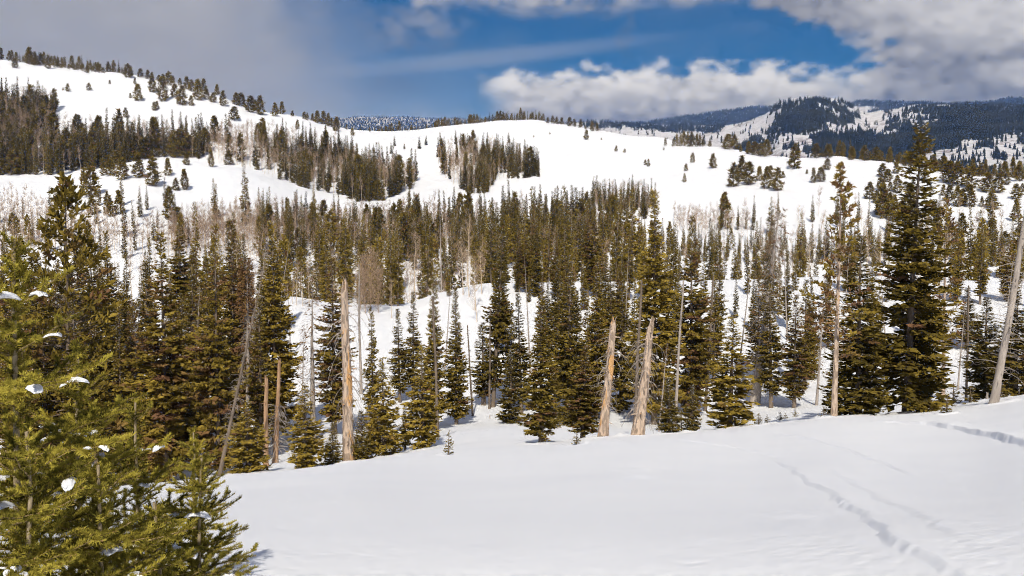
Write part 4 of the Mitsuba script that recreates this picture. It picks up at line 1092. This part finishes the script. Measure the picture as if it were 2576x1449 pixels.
# ------------------------------------------------------------------ the forest on the mountains: one mass
rng = np.random.default_rng(21)
cone = []
for k in range(6):
    s = Soup()
    r2 = np.random.default_rng(700 + k)
    for z0, z1, r in ((0.0, 0.55, 0.22), (0.30, 0.82, 0.16), (0.6, 1.0, 0.10)):
        n = 6
        a = np.arange(n) * 2 * np.pi / n + r2.uniform(0, 1)
        rr = r * r2.uniform(0.7, 1.25, n)
        v = np.vstack([np.column_stack([rr * np.cos(a), rr * np.sin(a), np.full(n, z0) + r2.uniform(-.04, .04, n)]), [[0, 0, z1]]])
        s.add(v, [[j, (j + 1) % n, n] for j in range(n)])
    cone.append((np.vstack(s.v), np.vstack(s.f)))


def stand(u, v, d):
    """How thickly the mountains are wooded along a line of sight, 0 to 1."""
    s = 0.0
    for u0, v0, ru, rv, w in ((2040, 285, 95, 40, 1.0), (2120, 300, 60, 30, 0.6), (2010, 325, 40, 18, 0.7), (2200, 372, 130, 46, 1.3), (2120, 390, 70, 30, 1.0), (2330, 335, 140, 48, 0.9), (2450, 300, 190, 46, 1.0), (2620, 300, 120, 50, 1.0), (2290, 395, 60, 40, 0.7),
                              (2480, 360, 60, 40, 0.45), (2590, 350, 60, 40, 0.5), (1560, 312, 130, 16, 0.9), (1700, 325, 110, 14, 1.0), (1790, 328, 40, 14, 0.7)):
        s = max(s, w * math.exp(-(((u - u0) / ru) ** 2 + ((v - v0) / rv) ** 2) * 1.1))
    if 2165 < u < 2225 and v < 335:
        s *= 0.35
    if 1840 < u < 1945 and 300 < v < 345:
        s *= 0.4
    if 1750 < u < 2000 and v > 320:
        s = max(s, 0.16)
    if u > 2330 and v > 330:
        s = max(s, 0.30)
    return s


spots = []
for u0, u1, v0, v1, n, dlo, dhi, h0, h1 in ((1460, 2650, 250, 440, 90000, 1000, 3000, 7, 12), (1560, 2650, 248, 330, 60000, 3400, 7000, 12, 17), (-90, 1500, 285, 340, 60000, 3000, 7000, 8, 12)):
    us, vs = rng.uniform(u0, u1, n), rng.uniform(v0, v1, n)
    found, P = place_many(us, vs, dlo, dhi)
    us, vs, P = us[found], vs[found], P[found]
    g0 = meshkit.fbm(np.column_stack([P[:, :2] / 170, 0.5 + 0 * us]), 3, 31)
    g1 = meshkit.fbm(np.column_stack([P[:, 0] / 28, P[:, 1] / 60, 1.5 + 0 * us]), 3, 31)
    r0, r1, r2 = rng.random((3, len(us)))
    if dhi < 3200:
        w = np.array([stand(a, b, 0) for a, b in zip(us, vs)])
        ok = ((w + 1.5 * (g0 - 0.5) + 1.1 * (g1 - 0.5) + 0.5 * (r2 - 0.5) > 0.58) | (r0 < 0.02)) & (r1 < 0.55)
    else:
        ok = (0.80 + 1.2 * (g0 - 0.5) + 0.7 * (g1 - 0.5) > 0.52) & (r1 < 0.45)
        ok &= ~((np.abs(us - 2180) < 110) & (vs > 268) & (g0 < 0.58))
    spots += [(*p, h0 + (h1 - h0) * r) for p, r in zip(P[ok], r2[ok])]
V, Fc, at_n = [], [], 0
for x, y, z, h in spots:
    v, f = cone[int(rng.integers(6))]
    a = rng.uniform(0, 6.28)
    w = h * rng.uniform(0.9, 1.3)
    V.append(np.column_stack([(v[:, 0] * math.cos(a) - v[:, 1] * math.sin(a)) * w + x, (v[:, 0] * math.sin(a) + v[:, 1] * math.cos(a)) * w + y, v[:, 2] * h + z - 0.5]))
    Fc.append(f + at_n)
    at_n += len(v)
scene['mountain_forest'] = mikit.ply((np.vstack(V), np.vstack(Fc)), 'far_bsdf')
labels['mountain_forest'] = {'label': 'dark blue forest on the distant mountains', 'kind': 'stuff'}

# ------------------------------------------------------------------ the ground itself, with the hollows and mounds that snow makes round the near trees
for x, y, r in WELLS:
    c, w_ = int(round(float(column(math.atan2(x, y))))), 14
    sl = slice(max(c - 26, 0), c + 27)
    q2 = np.hypot(GX[:, sl] - x, GY[:, sl] - y) / r
    GZ[:, sl] += (-0.20 * np.exp(-q2 ** 2 / 0.5) + 0.07 * np.exp(-((q2 - 1.7) / 0.55) ** 2)) * (0.6 + 0.8 * meshkit.noise(np.stack([GX[:, sl] * 1.5, GY[:, sl] * 1.5, 0 * q2], -1), 5))
cut = np.concatenate([[0], np.cumsum(STEPS)])
for name, a, b, bsdf, label in (
    ('snow_field', 0, 6, 'snow_bsdf', 'smooth foreground snow slope with slumped ski tracks, falling to a wooded gully and bench'),
    ('snowy_hillside', 6, 11, 'snow_bsdf', 'open white hillside and ridge across the valley, dotted with conifers'),
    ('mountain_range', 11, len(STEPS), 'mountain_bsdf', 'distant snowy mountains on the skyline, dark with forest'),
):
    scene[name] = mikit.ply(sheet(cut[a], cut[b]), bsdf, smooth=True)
    labels[name] = {'label': label, 'kind': 'structure'}

# ------------------------------------------------------------------ the young firs close by, needle by needle
def close_fir(seed, H, R, needles=620, tone=(0.25, 0.95), top_bare=0.14, upturn=0.24, per=7):
    """{part: Soup} and the boughs (root, direction, length) of a young fir of height H."""
    rng = np.random.default_rng(seed)
    out = {'trunk': Soup(), 'branches': Soup(), 'needles': Soup()}
    k = 9
    z = np.linspace(-0.15, H, k)
    off = np.cumsum(rng.normal(0, 0.006, (k, 2)), 0)
    rad = 0.005 + 0.007 * H * (1 - np.clip(z, 0, None) / H) ** 0.9
    tubes(out['trunk'], np.column_stack([off, z])[None], rad[None], 9)
    ax = lambda q: np.column_stack([np.interp(q, z, off[:, 0]), np.interp(q, z, off[:, 1])])
    shoots = []                                              # root, direction, length, tone, thickness

    def shoot(p, d, ln, tn, th):
        shoots.append((p, d / np.linalg.norm(d), ln, tn, th))

    zz = 0.06 * H
    boughs = []
    while zz < H * (1 - 0.5 * top_bare):
        tt = zz / H
        n = per if tt < 0.8 else 4
        a0 = rng.uniform(0, 6.28)
        for j in range(n):
            zb = zz + (rng.normal(0, 0.01) if j < n else rng.uniform(0.03, 0.12))
            az = a0 + j * 2 * math.pi / n + rng.normal(0, 0.2) if j < n else rng.uniform(0, 6.28)
            L = R * (1 - tt) ** 0.9 * rng.uniform(0.75, 1.12) * (1 if j < n else 0.5) + 0.06
            rise = math.radians(np.interp(tt, [0, 0.5, 0.85, 1], [-6, 5, 22, 55]) + rng.normal(0, 5))
            boughs.append((zb, az, L, rise, tt))
        zz += np.interp(tt, [0, 1], [0.165, 0.125]) * rng.uniform(0.8, 1.2) * (0.75 + 0.25 * H)
    places = []
    for q in range(int(70 * H)):                             # short shoots that clothe the upper stem
        tq = 0.45 + 0.53 * rng.random()
        az, rq = rng.uniform(0, 6.28), math.radians(rng.uniform(25, 60))
        shoot(np.array([*ax(np.array([tq * H]))[0], tq * H]), np.array([math.cos(az) * math.cos(rq), math.sin(az) * math.cos(rq), math.sin(rq)]), rng.uniform(0.03, 0.075), rng.uniform(*tone), 0.002)
    for zb, az, L, rise, tt in boughs:
        h = np.array([math.cos(az), math.sin(az), 0.0])
        lat = np.array([-h[1], h[0], 0.0])
        b0 = np.array([*ax(np.array([zb]))[0], zb])
        m = max(2, int(L / 0.16) + 1)
        tn = rng.uniform(*tone)
        P, p, dcur = [b0], b0, None
        for q in range(m):
            s = (q + 0.5) / m
            rr = rise + upturn * s * s
            dcur = h * math.cos(rr) + lat * rng.normal(0, 0.07) + np.array([0, 0, math.sin(rr)])
            shoot(p, dcur, L / m, tn + 0.1 * s, 0.0045 + 0.006 * L * (1 - s))
            p = p + dcur / np.linalg.norm(dcur) * (L / m)
            P.append(p)
        P = np.array(P)
        places.append((P[len(P) // 2], h, L, tt))
        n_t = int(L / 0.052)
        for q in range(n_t):
            s = 0.12 + 0.86 * (q + rng.random()) / max(n_t, 1)
            f = s * m
            c = min(int(f), m - 1)
            pt = P[c] + (P[c + 1] - P[c]) * (f - c)
            dd = unit(P[c + 1] - P[c])
            sg = 1 if q % 2 else -1
            fan = math.radians(rng.uniform(38, 60))
            sd = unit(np.cross(dd, [0, 0, 1.0]))
            dt = dd * math.cos(fan) + sd * sg * math.sin(fan) + np.array([0, 0, rng.normal(0.05, 0.07)])
            lt = (0.36 * L * (1 - s) + 0.055) * rng.uniform(0.7, 1.15)
            t2 = np.clip(tn + rng.normal(0, 0.15), 0, 1)
            shoot(pt, dt, lt, t2, 0.003)
            dt = unit(dt)
            for w in range(int((lt - 0.06) / 0.055)):
                s2 = 0.25 + 0.7 * rng.random()
                sg2 = 1 if w % 2 else -1
                f2 = math.radians(rng.uniform(35, 58))
                sd2 = unit(np.cross(dt, [0, 0, 1.0]))
                shoot(pt + dt * lt * s2, dt * math.cos(f2) + sd2 * sg2 * math.sin(f2) + np.array([0, 0, rng.normal(0.06, 0.07)]), max(0.045, 0.30 * lt * (1 - s2) + 0.035), np.clip(t2 + rng.normal(0, 0.1), 0, 1), 0.0024)
    shoot(np.array([*ax(np.array([H * (1 - top_bare)]))[0], H * (1 - top_bare)]), np.array([0, 0, 1.0]), H * top_bare, 0.8, 0.006)
    p0, dr_, ln, tn, th = (np.array(q) for q in zip(*shoots))
    s3 = np.array([0, 0.5, 1.0])
    tubes(out['branches'], p0[:, None] + dr_[:, None] * (ln[:, None] * s3)[..., None], th[:, None] * np.array([1, 0.8, 0.5]) * 0.8, 4)
    cnt = np.maximum(6, (ln * needles).astype(int))
    i = np.repeat(np.arange(len(ln)), cnt)
    n = len(i)
    s = rng.random(n)
    d = dr_[i]
    e1 = unit(np.cross(d, [0.02, 0.03, 1.0]))
    e2 = unit(np.cross(e1, d))                               # upward of the shoot
    a = rng.normal(0, 1.0, n) + np.where(rng.random(n) < 0.5, 0.75, math.pi - 0.75)
    radial = e1 * np.cos(a)[:, None] + e2 * (np.sin(a) * 1.0 + 0.12)[:, None]
    forward = np.clip(0.40 + 1.2 * np.clip(s - 0.8, 0, 1) * 4 + rng.normal(0, 0.2, n), 0.1, 3)
    nd = unit(radial + d * forward[:, None])
    nl = rng.uniform(0.016, 0.022, n)
    base = p0[i] + d * (ln[i] * s)[:, None]
    nor = unit(np.cross(nd, d) + 0.12 * rng.standard_normal((n, 3)))
    uv = np.stack([np.clip(tn[i] + rng.normal(0, 0.12, n) + 0.12 * (s - 0.5), 0, 1), np.where(rng.random(n) < 0.02, 0.7, 0.0)], -1)
    spikes(out['needles'], base, nd, nl, np.full(n, 0.0040), np.cross(nor, nd) + 0.4 * nor, uv)
    tip = p0 + dr_ * ln[:, None]                             # buds
    m = ln > 0.05
    diamonds(out['needles'], tip[m] - dr_[m] * 0.003, dr_[m], np.full(m.sum(), 0.011), np.full(m.sum(), 0.006), unit(np.cross(dr_[m], [0.3, 0.2, 1])), np.tile([0.6, 0.9], (m.sum(), 1)))
    return out, places


def clump(seed, size):
    """A lump of snow lying on a bough."""
    import trimesh
    m = trimesh.creation.icosphere(3, 1.0)
    v = np.array(m.vertices)
    n1 = meshkit.fbm(v * 1.1 + seed * 3.7, 3, seed) - 0.5
    n2 = meshkit.fbm(v * 3.5 + seed, 2, seed + 9) - 0.5
    v = v * (1 + 0.7 * n1 + 0.30 * n2)[:, None] * np.array([1.35, 0.60, 0.34])
    v[:, 2] = np.where(v[:, 2] < 0, v[:, 2] * 0.45, v[:, 2])
    v[:, 2] -= 0.22 * np.abs(v[:, 0]) ** 2
    return v * size, np.array(m.faces)


CLUMPS = [clump(k, 1.0) for k in range(1, 7)]
scene['near_bark_bsdf'] = diffuse(lambda p, n, uv: mikit.mix((0.26, 0.20, 0.12), (0.52, 0.42, 0.28), mikit.fbm(p.x * 60, p.y * 60, p.z * 25, 3)))
scene['near_twig_bsdf'] = diffuse(lambda p, n, uv: mikit.mix((0.20, 0.145, 0.07), (0.40, 0.30, 0.16), mikit.noise(p.x * 40, p.y * 40, p.z * 40)))
for k, (u, d, top, R, tone, n_snow, label) in enumerate((
        (24, 3.35, 600, 0.90, (0.22, 0.95), 34, 'large young fir filling the lower left corner, its leader at the left edge'),
        (182, 3.9, 862, 0.56, (0.20, 0.85), 12, 'young fir with upright tips just right of the largest foreground fir'),
        (246, 3.15, 1165, 0.62, (0.25, 0.95), 12, 'low young fir with a thin leader in the middle of the foreground boughs'),
        (44, 2.95, 1092, 0.66, (0.25, 0.95), 12, 'low young fir at the left edge in front of the largest foreground fir'),
        (498, 4.3, 1152, 0.58, (0.18, 0.8), 8, 'open young fir at the right end of the foreground boughs, its shadow on the snow'),
        (335, 4.5, 1012, 0.62, (0.15, 0.8), 12, 'young fir behind the foreground boughs, its tip beside the open one'),
        (474, 6.2, 1086, 0.52, (0.45, 1.0), 2, 'yellowish young fir with a long bare leader behind the open foreground fir'),
        (395, 3.4, 1262, 0.50, (0.15, 0.85), 12, 'lowest young fir at the bottom edge left of the open one'))):
    p = at(u, d)
    H = float(sight(u, top)[1]) * d - p[2]
    parts, spots_ = close_fir(900 + k, H, R * max(H, 1.0) / 2.0 * (1.0 if k == 0 else 1.15), 1500 if k == 0 else 1350, tone, 0.20 if k == 6 else 0.12)
    key = key_for('young_fir')
    tw = T().translate([float(q) for q in p])
    for part, bs in (('trunk', 'near_bark_bsdf'), ('branches', 'near_twig_bsdf'), ('needles', 'young_bsdf')):
        s = parts[part]
        s.v = [v + np.array(p) for v in s.v]
        scene[f'{key}__{part}'] = s.shape(bs, part != 'needles')
    labels[key] = {'label': label, 'category': 'young fir'}
    labels[f'{key}__needles'] = {'kind': 'stuff'}
    rng = np.random.default_rng(950 + k)
    cand = [q for q in spots_ if q[2] > 0.16 and q[1][1] < 0.45 and q[0][2] > 0.30 * H]
    rng.shuffle(cand)
    v_all, f_all, c_n = [], [], 0
    for j, (q, h, L, tt) in enumerate(cand[:n_snow]):
        vs_, fs_, c_n = [], [], 0
        side = np.array([-h[1], h[0], 0.0])
        for m in range(int(rng.integers(1, 4))):
            v, f = CLUMPS[int(rng.integers(6))]
            sz = rng.uniform(0.018, 0.044) * (1 if m == 0 else 0.6)
            a = math.atan2(h[1], h[0]) + rng.normal(0, 0.6)
            o = (h * rng.normal(0, 0.05) + side * rng.normal(0, 0.025)) * (m > 0)
            o[2] = 0.006 - 0.6 * (o[0] ** 2 + o[1] ** 2) ** 0.5 * rng.uniform(0, 0.35)
            vs_.append(np.column_stack([v[:, 0] * math.cos(a) - v[:, 1] * math.sin(a), v[:, 0] * math.sin(a) + v[:, 1] * math.cos(a), v[:, 2]]) * sz + q + o + h * 0.12 * L + np.array(p))
            fs_.append(f + c_n)
            c_n += len(v)
        nm = f'{key}__snow_clump' + ('' if j == 0 else f'_{j:03d}')
        scene[nm] = mikit.ply((np.vstack(vs_), np.vstack(fs_)), 'snow_lump_bsdf', smooth=True)

# ------------------------------------------------------------------ the air
hi, lo = max(float(GZ.max()), max(float(v[:, 2].max()) for v in V)) + 15, float(GZ.min()) - 1.0
hz, hh = (hi + lo) / 2, (hi - lo) / 2
scene['haze_air'] = {'type': 'homogeneous', 'albedo': {'type': 'rgb', 'value': [0.93, 0.95, 0.97]}, 'sigma_t': {'type': 'rgb', 'value': [0.000018, 0.000033, 0.000076]}}
scene['haze'] = {'type': 'cube', 'to_world': T().translate([0, 0, hz]).scale([9300, 9300, hh]), 'bsdf': {'type': 'null'}, 'interior': {'type': 'ref', 'id': 'haze_air'}}
scene['camera']['medium'] = {'type': 'ref', 'id': 'haze_air'}
labels['haze'] = {'label': 'thin blue air between the camera and the mountains', 'kind': 'stuff'}
